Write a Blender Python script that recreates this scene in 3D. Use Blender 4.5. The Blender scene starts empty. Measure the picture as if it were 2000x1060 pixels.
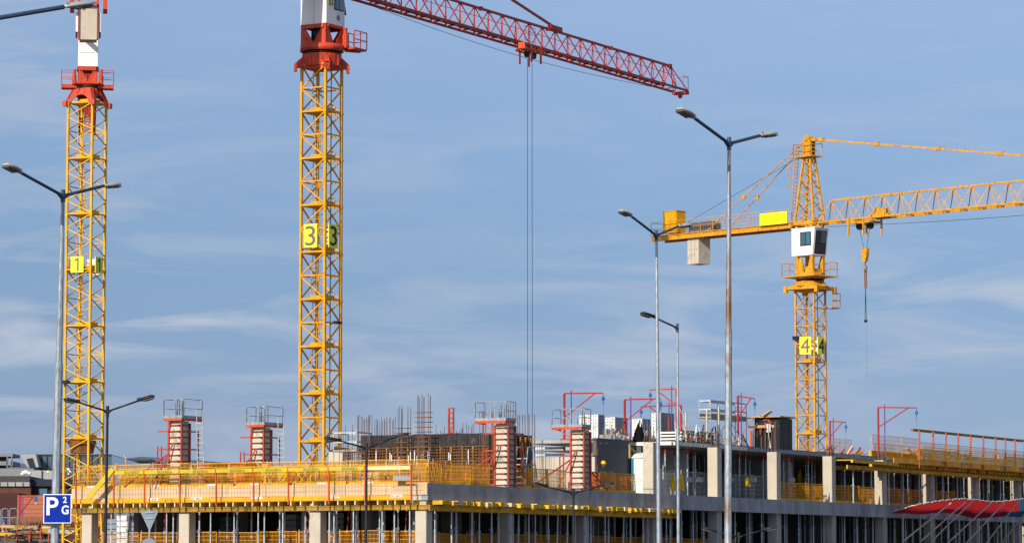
import bpy, math, random
from mathutils import Vector, Matrix
random.seed(7)
R = math.radians
S = bpy.context.scene
COL = S.collection

# ---------------------------------------------------------------- camera, sky, sun, exposure
F = 6500.0                       # focal length in pixels of a 2000 px wide picture
EYE = Vector((0, 0, 4.0))
HOR = 1118.0                     # height of the horizon in that picture
PITCH = math.atan((HOR - 530) / F)
cam = bpy.data.cameras.new('camera'); cam.sensor_width = 36; cam.lens = F / 2000 * 36
cam.clip_start = 1; cam.clip_end = 20000
co = bpy.data.objects.new('camera', cam); COL.objects.link(co)
co.location = EYE; co.rotation_euler = (R(90) + PITCH, 0, 0); S.camera = co

SUN_AZ = 29.2      # degrees to the left of straight behind the camera
SUN_EL = 28
sd = Vector((-math.sin(R(SUN_AZ)) * math.cos(R(SUN_EL)), -math.cos(R(SUN_AZ)) * math.cos(R(SUN_EL)), math.sin(R(SUN_EL))))
sl = bpy.data.lights.new('sun', 'SUN'); sl.energy = 4.9; sl.angle = R(0.5); sl.color = (1.0, .92, .80)
so = bpy.data.objects.new('sun', sl); COL.objects.link(so)
so.rotation_euler = sd.to_track_quat('Z', 'Y').to_euler(); so.location = (-60, -60, 80)

W = bpy.data.worlds.new('World'); S.world = W; W.use_nodes = True
nt = W.node_tree; nt.nodes.clear()
N = nt.nodes.new; L = nt.links.new
out = N('ShaderNodeOutputWorld'); bg = N('ShaderNodeBackground'); L(bg.outputs[0], out.inputs[0])
bg.inputs[1].default_value = 0.115
sky = N('ShaderNodeTexSky'); sky.sky_type = 'NISHITA'; sky.sun_disc = False
sky.sun_elevation = R(SUN_EL); sky.sun_rotation = math.atan2(sd.x, sd.y)
sky.air_density = 1.0; sky.dust_density = 0.6; sky.ozone_density = 2.0; sky.altitude = 200
tc = N('ShaderNodeTexCoord')
mp = N('ShaderNodeMapping'); mp.inputs['Scale'].default_value = (1, 1, 0.4); mp.inputs['Location'].default_value = (0, 0, 0.19)
L(tc.outputs['Generated'], mp.inputs[0]); L(mp.outputs[0], sky.inputs[0])
# thin streaky cloud
m2 = N('ShaderNodeMapping'); m2.inputs['Scale'].default_value = (13, 13, 70); m2.inputs['Location'].default_value = (3.1, 0, 1.7)
m2.inputs['Rotation'].default_value = (0, R(-2), 0)
L(tc.outputs['Generated'], m2.inputs[0])
n1 = N('ShaderNodeTexNoise'); n1.inputs['Scale'].default_value = 1.0; n1.inputs['Detail'].default_value = 7; n1.inputs['Roughness'].default_value = .60
n1.inputs['Distortion'].default_value = .6
L(m2.outputs[0], n1.inputs[0])
r1 = N('ShaderNodeValToRGB'); r1.color_ramp.elements[0].position = .43; r1.color_ramp.elements[1].position = .64
L(n1.outputs['Fac'], r1.inputs[0])
m3 = N('ShaderNodeMapping'); m3.inputs['Scale'].default_value = (4, 4, 16); m3.inputs['Location'].default_value = (7.3, 1, .4)
L(tc.outputs['Generated'], m3.inputs[0])
n2 = N('ShaderNodeTexNoise'); n2.inputs['Scale'].default_value = 1.0; n2.inputs['Detail'].default_value = 3
L(m3.outputs[0], n2.inputs[0])
r2 = N('ShaderNodeValToRGB'); r2.color_ramp.elements[0].position = .38; r2.color_ramp.elements[1].position = .6
L(n2.outputs['Fac'], r2.inputs[0])
mu = N('ShaderNodeMath'); mu.operation = 'MULTIPLY'; L(r1.outputs[0], mu.inputs[0]); L(r2.outputs[0], mu.inputs[1])
zz_ = N('ShaderNodeSeparateXYZ'); L(tc.outputs['Generated'], zz_.inputs[0])
band = N('ShaderNodeValToRGB'); be = band.color_ramp.elements
bs_ = [(.0, .3), (.14, .55), (.24, 1.0), (.34, .9), (.43, .36), (.7, .40), (1, .5)]
while len(be) < len(bs_): be.new(.5)
for k_, (p_, v_) in enumerate(bs_): be[k_].position = p_; be[k_].color = (v_, v_, v_, 1)
bm_ = N('ShaderNodeMath'); bm_.operation = 'MULTIPLY'; bm_.inputs[1].default_value = 4; L(zz_.outputs['Z'], bm_.inputs[0]); L(bm_.outputs[0], band.inputs[0])
mb_ = N('ShaderNodeMath'); mb_.operation = 'MULTIPLY'; L(mu.outputs[0], mb_.inputs[0]); L(band.outputs[0], mb_.inputs[1])
mu2 = N('ShaderNodeMath'); mu2.operation = 'MULTIPLY'; L(mb_.outputs[0], mu2.inputs[0]); mu2.inputs[1].default_value = 1.0; mu2.use_clamp = True
tint = N('ShaderNodeMix'); tint.data_type = 'RGBA'; tint.blend_type = 'MULTIPLY'; tint.inputs['Factor'].default_value = 1
L(sky.outputs[0], tint.inputs['A']); 
sx_ = N('ShaderNodeSeparateXYZ'); L(tc.outputs['Generated'], sx_.inputs[0])
tr_ = N('ShaderNodeValToRGB'); e_ = tr_.color_ramp.elements
def mk(v, hi=1.0):      # ramp over elevation 0..0.25, colours halved so that they stay below one
    m_ = N('ShaderNodeMath'); m_.operation = 'MULTIPLY'; L(sx_.outputs['Z'], m_.inputs[0]); m_.inputs[1].default_value = v; return m_
L(mk(4.0).outputs[0], tr_.inputs[0])
stops = [(.0, (.94, .79, .74)), (.16, (.94, .80, .765)), (.26, (.90, .83, .835)), (.36, (.87, .865, .88)), (.50, (.98, .95, .97)), (.66, (1.17, 1.06, 1.065)), (1.0, (1.28, 1.12, 1.10))]
while len(e_) < len(stops): e_.new(.5)
for k_, (p_, c_) in enumerate(stops): e_[k_].position = p_; e_[k_].color = (c_[0] / 2, c_[1] / 2, c_[2] / 2, 1)
dbl = N('ShaderNodeVectorMath'); dbl.operation = 'SCALE'; dbl.inputs['Scale'].default_value = 2; L(tr_.outputs[0], dbl.inputs[0])
L(dbl.outputs[0], tint.inputs['B'])
mx = N('ShaderNodeMix'); mx.data_type = 'RGBA'
L(mu2.outputs[0], mx.inputs['Factor']); L(tint.outputs['Result'], mx.inputs['A']); mx.inputs['B'].default_value = (4.6, 5.05, 5.9, 1)
L(mx.outputs['Result'], bg.inputs[0])
S.view_settings.view_transform = 'Standard'; S.view_settings.look = 'None'
S.view_settings.exposure = 0; S.view_settings.gamma = 1; S.view_settings.use_curve_mapping = False

# ---------------------------------------------------------------- helpers
def ray(px, py):
    u = (px - 1000) / F; v = (530 - py) / F
    c, s = math.cos(PITCH), math.sin(PITCH)
    return Vector((u, c - v * s, s + v * c))
def P(px, py, Y):
    d = ray(px, py); return EYE + d * (Y / d.y)
def Z(py, Y, px=1000): return P(px, py, Y).z
BETA = math.atan(3558 / F)
DR = Vector((math.sin(BETA), math.cos(BETA), 0)); DL = Vector((-math.cos(BETA), math.sin(BETA), 0))
PHI = R(90) - BETA
C0 = P(835, HOR, 175.5); C0.z = 0
def B(a, b, z=0): return C0 + DR * a + DL * b + Vector((0, 0, z))
def loc_of(p): q = p - C0; return Vector((q.dot(DR), q.dot(DL), p.z))
def onB(px, py, b):
    d = ray(px, py); t = (b - (EYE - C0).dot(DL)) / d.dot(DL); return loc_of(EYE + d * t)
def onA(px, py, a):
    d = ray(px, py); t = (a - (EYE - C0).dot(DR)) / d.dot(DR); return loc_of(EYE + d * t)

MATS = {}
def mat(name, col, rough=.6, metal=0, var=.18, scale=1.5, dirt=None, dirt_amt=.0, bump=0, spec=.28, dirt_scale=3.0, streak=1.0):
    m = bpy.data.materials.new(name); m.use_nodes = True; t = m.node_tree
    b = t.nodes['Principled BSDF']; b.inputs['Roughness'].default_value = rough; b.inputs['Metallic'].default_value = metal
    b.inputs['Specular IOR Level'].default_value = spec
    tc = t.nodes.new('ShaderNodeTexCoord')
    geo = t.nodes.new('ShaderNodeNewGeometry')
    mp = t.nodes.new('ShaderNodeMapping'); mp.inputs['Scale'].default_value = (1, 1, 1 / streak)
    t.links.new(geo.outputs['Position'], mp.inputs[0])
    n = t.nodes.new('ShaderNodeTexNoise'); n.inputs['Scale'].default_value = scale; n.inputs['Detail'].default_value = 6
    t.links.new(mp.outputs[0], n.inputs[0])
    mr = t.nodes.new('ShaderNodeMapRange'); mr.inputs[1].default_value = .3; mr.inputs[2].default_value = .7
    mr.inputs[3].default_value = 1 - var; mr.inputs[4].default_value = 1 + var * .6
    t.links.new(n.outputs['Fac'], mr.inputs[0])
    mu = t.nodes.new('ShaderNodeMix'); mu.data_type = 'RGBA'; mu.blend_type = 'MULTIPLY'; mu.inputs['Factor'].default_value = 1
    mu.inputs['A'].default_value = (*col, 1); t.links.new(mr.outputs[0], mu.inputs['B'])
    src = mu.outputs['Result']
    if dirt_amt > 0:
        n2 = t.nodes.new('ShaderNodeTexNoise'); n2.inputs['Scale'].default_value = dirt_scale; n2.inputs['Detail'].default_value = 8
        n2.inputs['Roughness'].default_value = .7
        t.links.new(mp.outputs[0], n2.inputs[0])
        r = t.nodes.new('ShaderNodeMapRange'); r.inputs[1].default_value = .68 - dirt_amt * .35; r.inputs[2].default_value = .76 - dirt_amt * .2
        t.links.new(n2.outputs['Fac'], r.inputs[0])
        m3 = t.nodes.new('ShaderNodeMix'); m3.data_type = 'RGBA'
        t.links.new(r.outputs[0], m3.inputs['Factor']); t.links.new(src, m3.inputs['A'])
        m3.inputs['B'].default_value = (*(dirt or (.12, .05, .02)), 1); src = m3.outputs['Result']
    t.links.new(src, b.inputs['Base Color'])
    if bump:
        bp = t.nodes.new('ShaderNodeBump'); bp.inputs['Strength'].default_value = bump; bp.inputs['Distance'].default_value = .03
        t.links.new(n.outputs['Fac'], bp.inputs['Height']); t.links.new(bp.outputs[0], b.inputs['Normal'])
    MATS[name] = m; return m
RUST = (.13, .045, .02)
mat('crane_yellow', (.70, .335, .006), .45, var=.16, dirt=(.24, .085, .02), dirt_amt=.40, dirt_scale=7)
mat('crane_yellow_old', (.66, .31, .018), .5, var=.18, dirt=(.16, .06, .022), dirt_amt=.50, dirt_scale=7)
mat('crane_lemon', (.72, .385, .006), .42, var=.15, dirt=(.25, .10, .02), dirt_amt=.28, dirt_scale=4)
mat('crane_red', (.56, .062, .025), .5, var=.25, dirt=(.10, .03, .025), dirt_amt=.38)
mat('jib_red', (.47, .045, .022), .5, var=.25, dirt=(.10, .02, .018), dirt_amt=.45)
mat('hoist_red', (.34, .018, .022), .5, var=.2, dirt=(.2, .05, .05), dirt_amt=.3)
mat('waler_red', (.26, .035, .025), .6, var=.3, dirt=(.12, .05, .04), dirt_amt=.5, dirt_scale=6)
mat('form_red', (.40, .055, .032), .55, var=.25, dirt=(.3, .14, .09), dirt_amt=.4, dirt_scale=6)
mat('orange_paint', (.55, .085, .018), .5, var=.2, dirt=(.35, .12, .05), dirt_amt=.3)
mat('safety_orange', (.80, .34, .012), .6, var=.2, dirt=(.4, .17, .04), dirt_amt=.35, dirt_scale=2)
mat('safety_yellow', (.78, .40, .01), .6, var=.2, dirt=(.45, .2, .04), dirt_amt=.35, dirt_scale=2)
mat('timber_yellow', (.72, .42, .012), .65, var=.3, dirt=(.42, .24, .09), dirt_amt=.5, dirt_scale=2.5)
mat('timber_dull', (.36, .21, .03), .75, var=.35, dirt=(.14, .09, .04), dirt_amt=.5, dirt_scale=2)
mat('white_paint', (.80, .79, .76), .4, var=.06, dirt=(.35, .30, .24), dirt_amt=.18, dirt_scale=2, streak=5)
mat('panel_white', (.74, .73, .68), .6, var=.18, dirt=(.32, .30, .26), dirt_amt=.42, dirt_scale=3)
mat('form_cream', (.56, .52, .41), .7, var=.15, dirt=(.28, .24, .18), dirt_amt=.48, dirt_scale=2)
mat('plywood', (.60, .44, .27), .75, var=.14, scale=.8, dirt=(.36, .27, .17), dirt_amt=.28, dirt_scale=1.5)
mat('board', (.45, .31, .16), .8, var=.25, dirt=(.2, .14, .08), dirt_amt=.4)
mat('concrete', (.36, .35, .33), .85, var=.18, scale=.6, dirt=(.22, .21, .20), dirt_amt=.45, dirt_scale=.5, bump=.3)
mat('concrete_cream', (.52, .46, .36), .85, var=.12, scale=1.2, dirt=(.36, .32, .26), dirt_amt=.35, dirt_scale=1.2, bump=.3)
mat('concrete_edge', (.34, .345, .36), .8, var=.24, scale=.9, dirt=(.19, .20, .215), dirt_amt=.55, dirt_scale=.7, bump=.3, streak=2)
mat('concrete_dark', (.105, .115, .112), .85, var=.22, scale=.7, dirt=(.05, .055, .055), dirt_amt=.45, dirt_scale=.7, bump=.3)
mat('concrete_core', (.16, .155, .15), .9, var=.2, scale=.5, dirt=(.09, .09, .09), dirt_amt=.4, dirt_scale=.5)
mat('galvanised', (.34, .39, .43), .5, .45, var=.34, scale=14, dirt=(.22, .20, .17), dirt_amt=.35, dirt_scale=2.2, streak=3)
mat('galvanised_rusty', (.34, .39, .43), .5, .45, var=.34, scale=14, dirt=(.20, .11, .05), dirt_amt=.62, dirt_scale=1.5, streak=2.5)
mat('prop_steel', (.46, .51, .53), .55, .2, var=.3, scale=4, dirt=(.60, .60, .56), dirt_amt=.35, dirt_scale=1.5)
mat('arm_blue', (.045, .075, .12), .45, .2, var=.2)
mat('dark_paint', (.020, .024, .028), .45, .2, var=.25, dirt=(.06, .06, .06), dirt_amt=.2)
mat('lens', (.10, .095, .08), .3, 0, var=.2)
mat('lamp_shell', (.42, .42, .40), .45, .2, var=.15, dirt=(.2, .19, .17), dirt_amt=.3)
mat('black_steel', (.02, .018, .018), .5, .3, var=.2)
mat('black_form', (.030, .026, .026), .7, 0, var=.4, scale=2, dirt=(.085, .07, .055), dirt_amt=.4, dirt_scale=2.5)
mat('black_ply', (.010, .013, .018), .55, 0, var=.35, dirt=(.08, .08, .08), dirt_amt=.22, dirt_scale=3)
mat('rust_bar', (.23, .095, .035), .85, .1, var=.35, scale=5, dirt=(.12, .055, .03), dirt_amt=.4)
mat('rust_bar_grey', (.17, .12, .11), .85, .2, var=.35, scale=5, dirt=(.20, .10, .06), dirt_amt=.4)
mat('purple', (.10, .035, .22), .5, 0)
mat('blue_tool', (.01, .10, .34), .4, 0)
mat('sign_blue', (.0, .022, .30), .5, 0, var=.08, spec=.12, dirt=(.02, .04, .16), dirt_amt=.2, dirt_scale=4)
mat('sign_white', (.78, .80, .82), .35, 0, var=.05)
mat('sign_lemon', (.82, .84, .05), .5, 0, var=.05)
mat('digit_lit', (.16, .13, .11), .5, 0, var=.08)
mat('digit_shade', (.012, .018, .03), .5, 0, var=.08)  # darker digit copy, shade of the unlit face put into its colour
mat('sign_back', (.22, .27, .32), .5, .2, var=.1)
mat('blank_yellow', (.86, .80, .01), .5, 0, var=.03)
mat('banner', (.54, .42, .03), .6, 0, var=.12)
mat('banner_pale', (.74, .62, .30), .6, 0, var=.12)
mat('print_green', (.20, .24, .03), .6, 0, var=.1)
mat('print_red', (.6, .03, .03), .6, 0); mat('print_black', (.03, .03, .03), .6, 0)
mat('brick_brown', (.11, .045, .03), .85, var=.2, dirt=(.07, .03, .02), dirt_amt=.3)
mat('brick_dark', (.065, .022, .026), .85, var=.12, scale=.3)
mat('brick_salmon', (.40, .135, .075), .85, var=.1, scale=.3)
mat('clad_grey', (.20, .205, .215), .6, var=.1); mat('clad_dark', (.05, .045, .045), .6, var=.2)
mat('clad_pale', (.33, .34, .33), .6, var=.12); mat('navy', (.015, .022, .038), .4, var=.15)
mat('hill_hazed', (.10, .145, .19), .95, var=.4, scale=.02)  # blue distance haze put into the base colour
mat('ground', (.10, .09, .08), .95, var=.25, scale=.08, dirt=(.08, .07, .06), dirt_amt=.4, dirt_scale=.2)
mat('cream_render', (.72, .62, .44), .8, var=.06, scale=.3)
mat('green_panel', (.14, .42, .25), .6, var=.1)
mat('net_red', (.60, .028, .03), .8, var=.12); mat('net_wine', (.20, .012, .03), .8, var=.15); mat('net_blue', (.015, .085, .17), .8, var=.15)
mat('cord_white', (.7, .68, .64), .7, var=.1)
mat('toilet_teal', (.01, .16, .26), .5, var=.1)
mat('skin', (.42, .22, .14), .6, var=.08); mat('helmet_yellow', (.80, .52, .01), .35, var=.04); mat('helmet_blue', (.01, .10, .42), .35, var=.04)
mat('vest_orange', (.85, .14, .01), .7, var=.1); mat('cloth_green', (.13, .15, .07), .85, var=.2); mat('cloth_navy', (.02, .025, .04), .85, var=.2)
mat('reflective', (.62, .62, .50), .5, var=.05); mat('rain_yellow', (.78, .50, .01), .5, var=.12); mat('hair', (.02, .014, .01), .9)
mat('cable', (.02, .02, .022), .6, .3, var=.1)
def net(name, col):
    m = bpy.data.materials.new(name); m.use_nodes = True; t = m.node_tree; b = t.nodes['Principled BSDF']; b.inputs['Base Color'].default_value = (*col, 1); b.inputs['Roughness'].default_value = .9
    tr = t.nodes.new('ShaderNodeBsdfTranslucent'); tr.inputs[0].default_value = (*[min(.95, c * 1.15) for c in col], 1); mx_ = t.nodes.new('ShaderNodeMixShader'); mx_.inputs[0].default_value = .6
    t.links.new(b.outputs[0], mx_.inputs[1]); t.links.new(tr.outputs[0], mx_.inputs[2]); t.links.new(mx_.outputs[0], t.nodes['Material Output'].inputs['Surface']); MATS[name] = m
net('net_red', (.52, .025, .028)); net('net_wine', (.30, .015, .035)); net('net_blue', (.02, .14, .28))
def glass(name, col, rough=.06, alpha=1):
    m = bpy.data.materials.new(name); m.use_nodes = True; b = m.node_tree.nodes['Principled BSDF']
    b.inputs['Base Color'].default_value = (*col, 1); b.inputs['Roughness'].default_value = rough
    b.inputs['Metallic'].default_value = .0; b.inputs['Specular IOR Level'].default_value = 1.0; b.inputs['Coat Weight'].default_value = .6
    b.inputs['Alpha'].default_value = alpha; MATS[name] = m
glass('glass_dark', (.012, .02, .03)); glass('glass_blue', (.04, .085, .12), .15); glass('glass_clear', (.35, .42, .45), .05, .35)
glass('glass_teal', (.03, .13, .17), .12)

def setp(o, label=None, cat=None, group=None, kind=None):
    if label: o['label'] = label
    if cat: o['category'] = cat
    if group: o['group'] = group
    if kind: o['kind'] = kind
    return o
def thing(name, label, cat, loc=(0, 0, 0), rz=0, group=None):
    o = bpy.data.objects.new(name, None); COL.objects.link(o); o.empty_display_size = .3
    o.location = loc; o.rotation_euler = (0, 0, rz); return setp(o, label, cat, group)
BOXF = [(0, 3, 2, 1), (4, 5, 6, 7), (0, 1, 5, 4), (1, 2, 6, 5), (2, 3, 7, 6), (3, 0, 4, 7)]
def frame(d):
    d = d.normalized(); up = Vector((0, 0, 1)) if abs(d.z) < .98 else Vector((1, 0, 0))
    x = up.cross(d).normalized(); y = d.cross(x); return x, y, d
class MB:
    def __init__(s): s.v = []; s.f = []; s.m = []; s.mi = 0
    def add(s, vs, fs):
        n = len(s.v); s.v += [tuple(v) for v in vs]; s.f += [tuple(i + n for i in f) for f in fs]; s.m += [s.mi] * len(fs); return s
    def box(s, c, d, rz=0, M=None):
        hx, hy, hz = d[0] / 2, d[1] / 2, d[2] / 2
        vs = [Vector((x, y, z)) for z in (-hz, hz) for x, y in ((-hx, -hy), (hx, -hy), (hx, hy), (-hx, hy))]
        if rz: vs = [Matrix.Rotation(rz, 3, 'Z') @ v for v in vs]
        if M: vs = [M @ v for v in vs]
        c = Vector(c); return s.add([v + c for v in vs], BOXF)
    def span(s, x0, x1, y0, y1, z0, z1): return s.box(((x0 + x1) / 2, (y0 + y1) / 2, (z0 + z1) / 2), (abs(x1 - x0), abs(y1 - y0), abs(z1 - z0)))
    def bar(s, p, q, w, h=None):
        p, q = Vector(p), Vector(q); x, y, d = frame(q - p); h = h or w
        x = x * w / 2; y = y * h / 2
        return s.add([p - x - y, p + x - y, p + x + y, p - x + y, q - x - y, q + x - y, q + x + y, q - x + y], BOXF)
    def cyl(s, p, q, r, r2=None, n=10):
        p, q = Vector(p), Vector(q); x, y, d = frame(q - p); r2 = r if r2 is None else r2
        vs = []
        for c, rr in ((p, r), (q, r2)):
            for i in range(n):
                a = 2 * math.pi * i / n; vs.append(c + x * math.cos(a) * rr + y * math.sin(a) * rr)
        fs = [(i, (i + 1) % n, n + (i + 1) % n, n + i) for i in range(n)] + [tuple(range(n - 1, -1, -1)), tuple(range(n, 2 * n))]
        return s.add(vs, fs)
    def tube(s, pts, r, n=8):
        for a, b in zip(pts, pts[1:]): s.cyl(a, b, r, n=n)
        return s
    def prism(s, pts, d):
        pts = [Vector(p) for p in pts]; d = Vector(d); n = len(pts)
        return s.add(pts + [p + d for p in pts], [tuple(range(n - 1, -1, -1)), tuple(range(n, 2 * n))] + [(i, (i + 1) % n, n + (i + 1) % n, n + i) for i in range(n)])
    def build(s, name, m, parent=None, loc=(0, 0, 0), rot=(0, 0, 0), smooth=False):
        me = bpy.data.meshes.new(name); me.from_pydata(s.v, [], s.f)
        ms = m if isinstance(m, (list, tuple)) else [m]
        for k in ms: me.materials.append(MATS[k])
        if len(ms) > 1: me.polygons.foreach_set('material_index', s.m)
        if smooth: me.polygons.foreach_set('use_smooth', [len(p.vertices) == 4 for p in me.polygons])
        me.update()
        return put(name, me, parent, loc, rot)
def put(name, me, parent=None, loc=(0, 0, 0), rot=(0, 0, 0)):
    o = bpy.data.objects.new(name, me); COL.objects.link(o)
    if parent: o.parent = parent
    o.location = loc; o.rotation_euler = rot; return o
_unit = {}
def strut(name, parent, p, q, w, m, h=None, rnd=False):
    key = (round(w, 3), round(h or w, 3), m, rnd)
    if key not in _unit:
        b = MB()
        if rnd: b.cyl((0, 0, 0), (0, 0, 1), w / 2, n=8)
        else: b.bar((0, 0, 0), (0, 0, 1), h or w, w)
        me = bpy.data.meshes.new(name); me.from_pydata(b.v, [], b.f); me.materials.append(MATS[m])
        if rnd: me.polygons.foreach_set('use_smooth', [len(x.vertices) == 4 for x in me.polygons])
        _unit[key] = me
    p, q = Vector(p), Vector(q); x, y, d = frame(q - p)
    o = put(name, _unit[key], parent)
    M = Matrix((x, y, d)).transposed().to_4x4(); M.translation = p
    o.matrix_local = M @ Matrix.Diagonal((1, 1, (q - p).length, 1)); return o
def copy_tree(o, parent=None):
    c = o.copy(); COL.objects.link(c); c.parent = parent
    for ch in o.children: copy_tree(ch, c)
    return c
def text(name, s, size, m, parent, loc, rot, squash=1, bold=0, depth=.01, align='CENTER', width=None):
    """size is the real height of the glyphs; the mesh is centred on its own outline"""
    cu = bpy.data.curves.new(name, 'FONT'); cu.body = s; cu.size = 1; cu.extrude = depth / size; cu.offset = bold / size
    to = bpy.data.objects.new(name, cu); COL.objects.link(to)
    bpy.context.view_layer.update()
    me = bpy.data.meshes.new_from_object(to.evaluated_get(bpy.context.evaluated_depsgraph_get()))
    bpy.data.objects.remove(to); me.materials.clear(); me.materials.append(MATS[m])
    xs = [v.co.x for v in me.vertices]; ys = [v.co.y for v in me.vertices]; k = size / (max(ys) - min(ys)); kx = width / (max(xs) - min(xs)) if width else k * squash
    cx, cy = (max(xs) + min(xs)) / 2, (max(ys) + min(ys)) / 2
    for v in me.vertices: v.co = ((v.co.x - cx) * kx, (v.co.y - cy) * k, v.co.z * size)
    return put(name, me, parent, loc, rot)
ORD = ['first', 'second', 'third', 'fourth', 'fifth', 'sixth', 'seventh', 'eighth', 'ninth', 'tenth', 'eleventh', 'twelfth', 'thirteenth',
       'fourteenth', 'fifteenth', 'sixteenth', 'seventeenth', 'eighteenth', 'nineteenth', 'twentieth', 'twenty-first', 'twenty-second', 'twenty-third',
       'twenty-fourth', 'twenty-fifth', 'twenty-sixth', 'twenty-seventh', 'twenty-eighth', 'twenty-ninth', 'thirtieth']
LEFT_FACE = (R(90), 0, R(-90)); RIGHT_FACE = (R(90), 0, 0)

# ---------------------------------------------------------------- ground and far hills
g = MB(); g.add([(-6000, -500, 0), (6000, -500, 0), (6000, 9000, 0), (-6000, 9000, 0)], [(0, 1, 2, 3)])
setp(g.build('ground', 'ground'), kind='structure')
h = MB(); nx = 90; prof = []
for i in range(nx + 1):
    x = -1500 + 4200 * i / nx
    px = x / 3000 * F + 1000
    z = 104 + 5 * math.sin(x * .0045 + 1) + 5 * math.sin(x * .013) + 3 * math.sin(x * .04 + 2) + random.uniform(-1, 1)
    if px > 480: z -= min(60, (px - 480) * .12)
    prof.append((x, z))
for i, (x, z) in enumerate(prof): h.v += [(x, 2700, 0), (x, 3000, z), (x, 3600, z * .9), (x, 4200, 0)]
for i in range(nx):
    for k in range(3): h.f.append((4 * i + k, 4 * i + 4 + k, 4 * i + 5 + k, 4 * i + 1 + k)); h.m.append(0)
setp(h.build('hills', 'hill_hazed', smooth=True), kind='structure')

# ---------------------------------------------------------------- tower cranes
def mast(root, hs, z1, sec, nsec, bays, m, chord=.15, br=.075, hbars='all', ladder=True, crossmat=None):
    """sections downward from z1; each a part with its braces, bars, platform and ladder below it"""
    c = [(-hs, -hs), (-hs, hs), (hs, hs), (hs, -hs)]
    cm = MB()
    for x, y in c: cm.span(x - chord / 2, x + chord / 2, y - chord / 2, y + chord / 2, -sec, 0)
    for x, y in c: cm.span(x - chord * .66, x + chord * .66, y - chord * .66, y + chord * .66, -.14, .0)
    first = None
    for k in range(nsec):
        so_ = cm.build('mast_section', m, root, (0, 0, z1 - k * sec)) if first is None else put('mast_section', first, root, (0, 0, z1 - k * sec))
        first = first or so_.data
        bh = sec / bays
        for j in range(bays):
            zt, zb = -j * bh - .05, -(j + 1) * bh + .02
            up = j % 2 == 0
            for (p, q) in ((0, 1), (0, 3), (1, 2), (3, 2)):
                a_, b_ = (c[p], c[q]) if up else (c[q], c[p])
                strut('brace', so_, (*a_, zt), (*b_, zb), br, m)
            if hbars == 'all' or j == 0 or (hbars == 'rear' and j % 2 == 0):
                fcs = ((0, 1), (0, 3), (1, 2), (3, 2)) if (hbars == 'all' or j == 0) else ((1, 2), (3, 2))
                for p, q in fcs: strut('cross_bar', so_, (*c[p], -j * bh), (*c[q], -j * bh), br * (1.1 if j else 1.5), m)
        if ladder:
            pl = MB(); pl.span(-hs * .92, hs * .92, .05 * hs, hs * .92, -.1, -.06); pl.span(-hs * .92, -hs * .1, -hs * .92, 0, -.1, -.06)
            pl.span(-hs * .55, -hs * .5, -hs * .75, hs * .5, -.05, .26); pl.span(-hs * .5, hs * .6, -hs * .75, -hs * .7, -.05, .26)
            pl.build('platform', m, so_)
            ld = MB(); x0 = hs * .1; side = 1 if k % 2 else -1
            for yy in (hs * .3, hs * .3 + .4): ld.bar((x0, yy, -.1), (x0 + side * .25, yy, -sec + .1), .035)
            for i in range(int(sec / .3)):
                t = i * .3 / sec; ld.bar((x0 + side * .25 * t, hs * .3, -.2 - i * .3), (x0 + side * .25 * t, hs * .3 + .4, -.2 - i * .3), .025)
            for i in range(3):
                t = (i + .5) / 3; zz = -sec * t; xx = x0 + side * .25 * t; pts = [(xx + math.sin(a) * .6, hs * .3 + .2 - math.cos(a) * .35, zz) for a in [math.pi * j / 6 for j in range(7)]]
                for p_, q_ in zip(pts, pts[1:]): ld.bar(p_, q_, .022)
            ld.build('ladder', m, so_)
def digit_one(m, parent, h_, loc, rot):
    w = h_ * .13; b_ = MB(); b_.prism([(-w * .5 + w * .6, -h_ / 2, 0), (w * 1.1, -h_ / 2, 0), (w * 1.1, h_ / 2, 0), (w * .35, h_ / 2, 0), (-w * 1.7, h_ * .33, 0), (-w * 1.3, h_ * .22, 0), (w * .1, h_ * .33, 0)], (0, 0, .012))
    return b_.build('number', m, parent, loc, rot)
def number_signs(root, s, hs, z, w, h_, tsize, yoff=0.0, xoff=0.0, dw=.75):
    # bright board on the sunlit face, a second one on the shaded face, white backing inside
    b = MB(); b.span(-hs - .17, -hs - .12, yoff - w / 2, yoff + w / 2, z - h_ / 2, z + h_ / 2)
    o = b.build('number_board', 'sign_lemon', root)
    if s == '1': digit_one('digit_lit', o, tsize, (-hs - .172, yoff, z), LEFT_FACE)
    else: text('number', s, tsize, 'digit_lit', o, (-hs - .185, yoff, z), LEFT_FACE, .82, 0, width=dw)
    b = MB(); b.span(xoff - w / 2, xoff + w / 2, -hs - .17, -hs - .12, z - h_ / 2, z + h_ / 2)
    o = b.build('number_board', 'sign_lemon', root)
    if s == '1': digit_one('digit_shade', o, tsize, (xoff, -hs - .172, z), RIGHT_FACE)
    else: text('number', s, tsize, 'digit_shade', o, (xoff, -hs - .185, z), RIGHT_FACE, .82, 0, width=dw)
    for yy in (0, 1):
        b = MB()
        if yy: b.span(hs + .12, hs + .16, -w / 2, w / 2, z - h_ / 2, z + h_ / 2)
        else: b.span(-w / 2, w / 2, hs + .12, hs + .16, z - h_ / 2, z + h_ / 2)
        b.build('board_back', 'white_paint', root)
def rails(parent, pts, h_=1.05, m='crane_red', w=.045, mids=2, step=1.2, close=False, name='guard_rail'):
    r_ = MB(); pts = [Vector(p) for p in pts]
    if close: pts.append(pts[0])
    for a, b in zip(pts, pts[1:]):
        for k in range(mids + 1):
            z = h_ * (k + 1) / (mids + 1); r_.bar(a + Vector((0, 0, z)), b + Vector((0, 0, z)), w)
        n = max(1, round((b - a).length / step))
        for i in range(n + 1): p = a.lerp(b, i / n); r_.bar(p, p + Vector((0, 0, h_)), w)
    return r_.build(name, m, parent)
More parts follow.
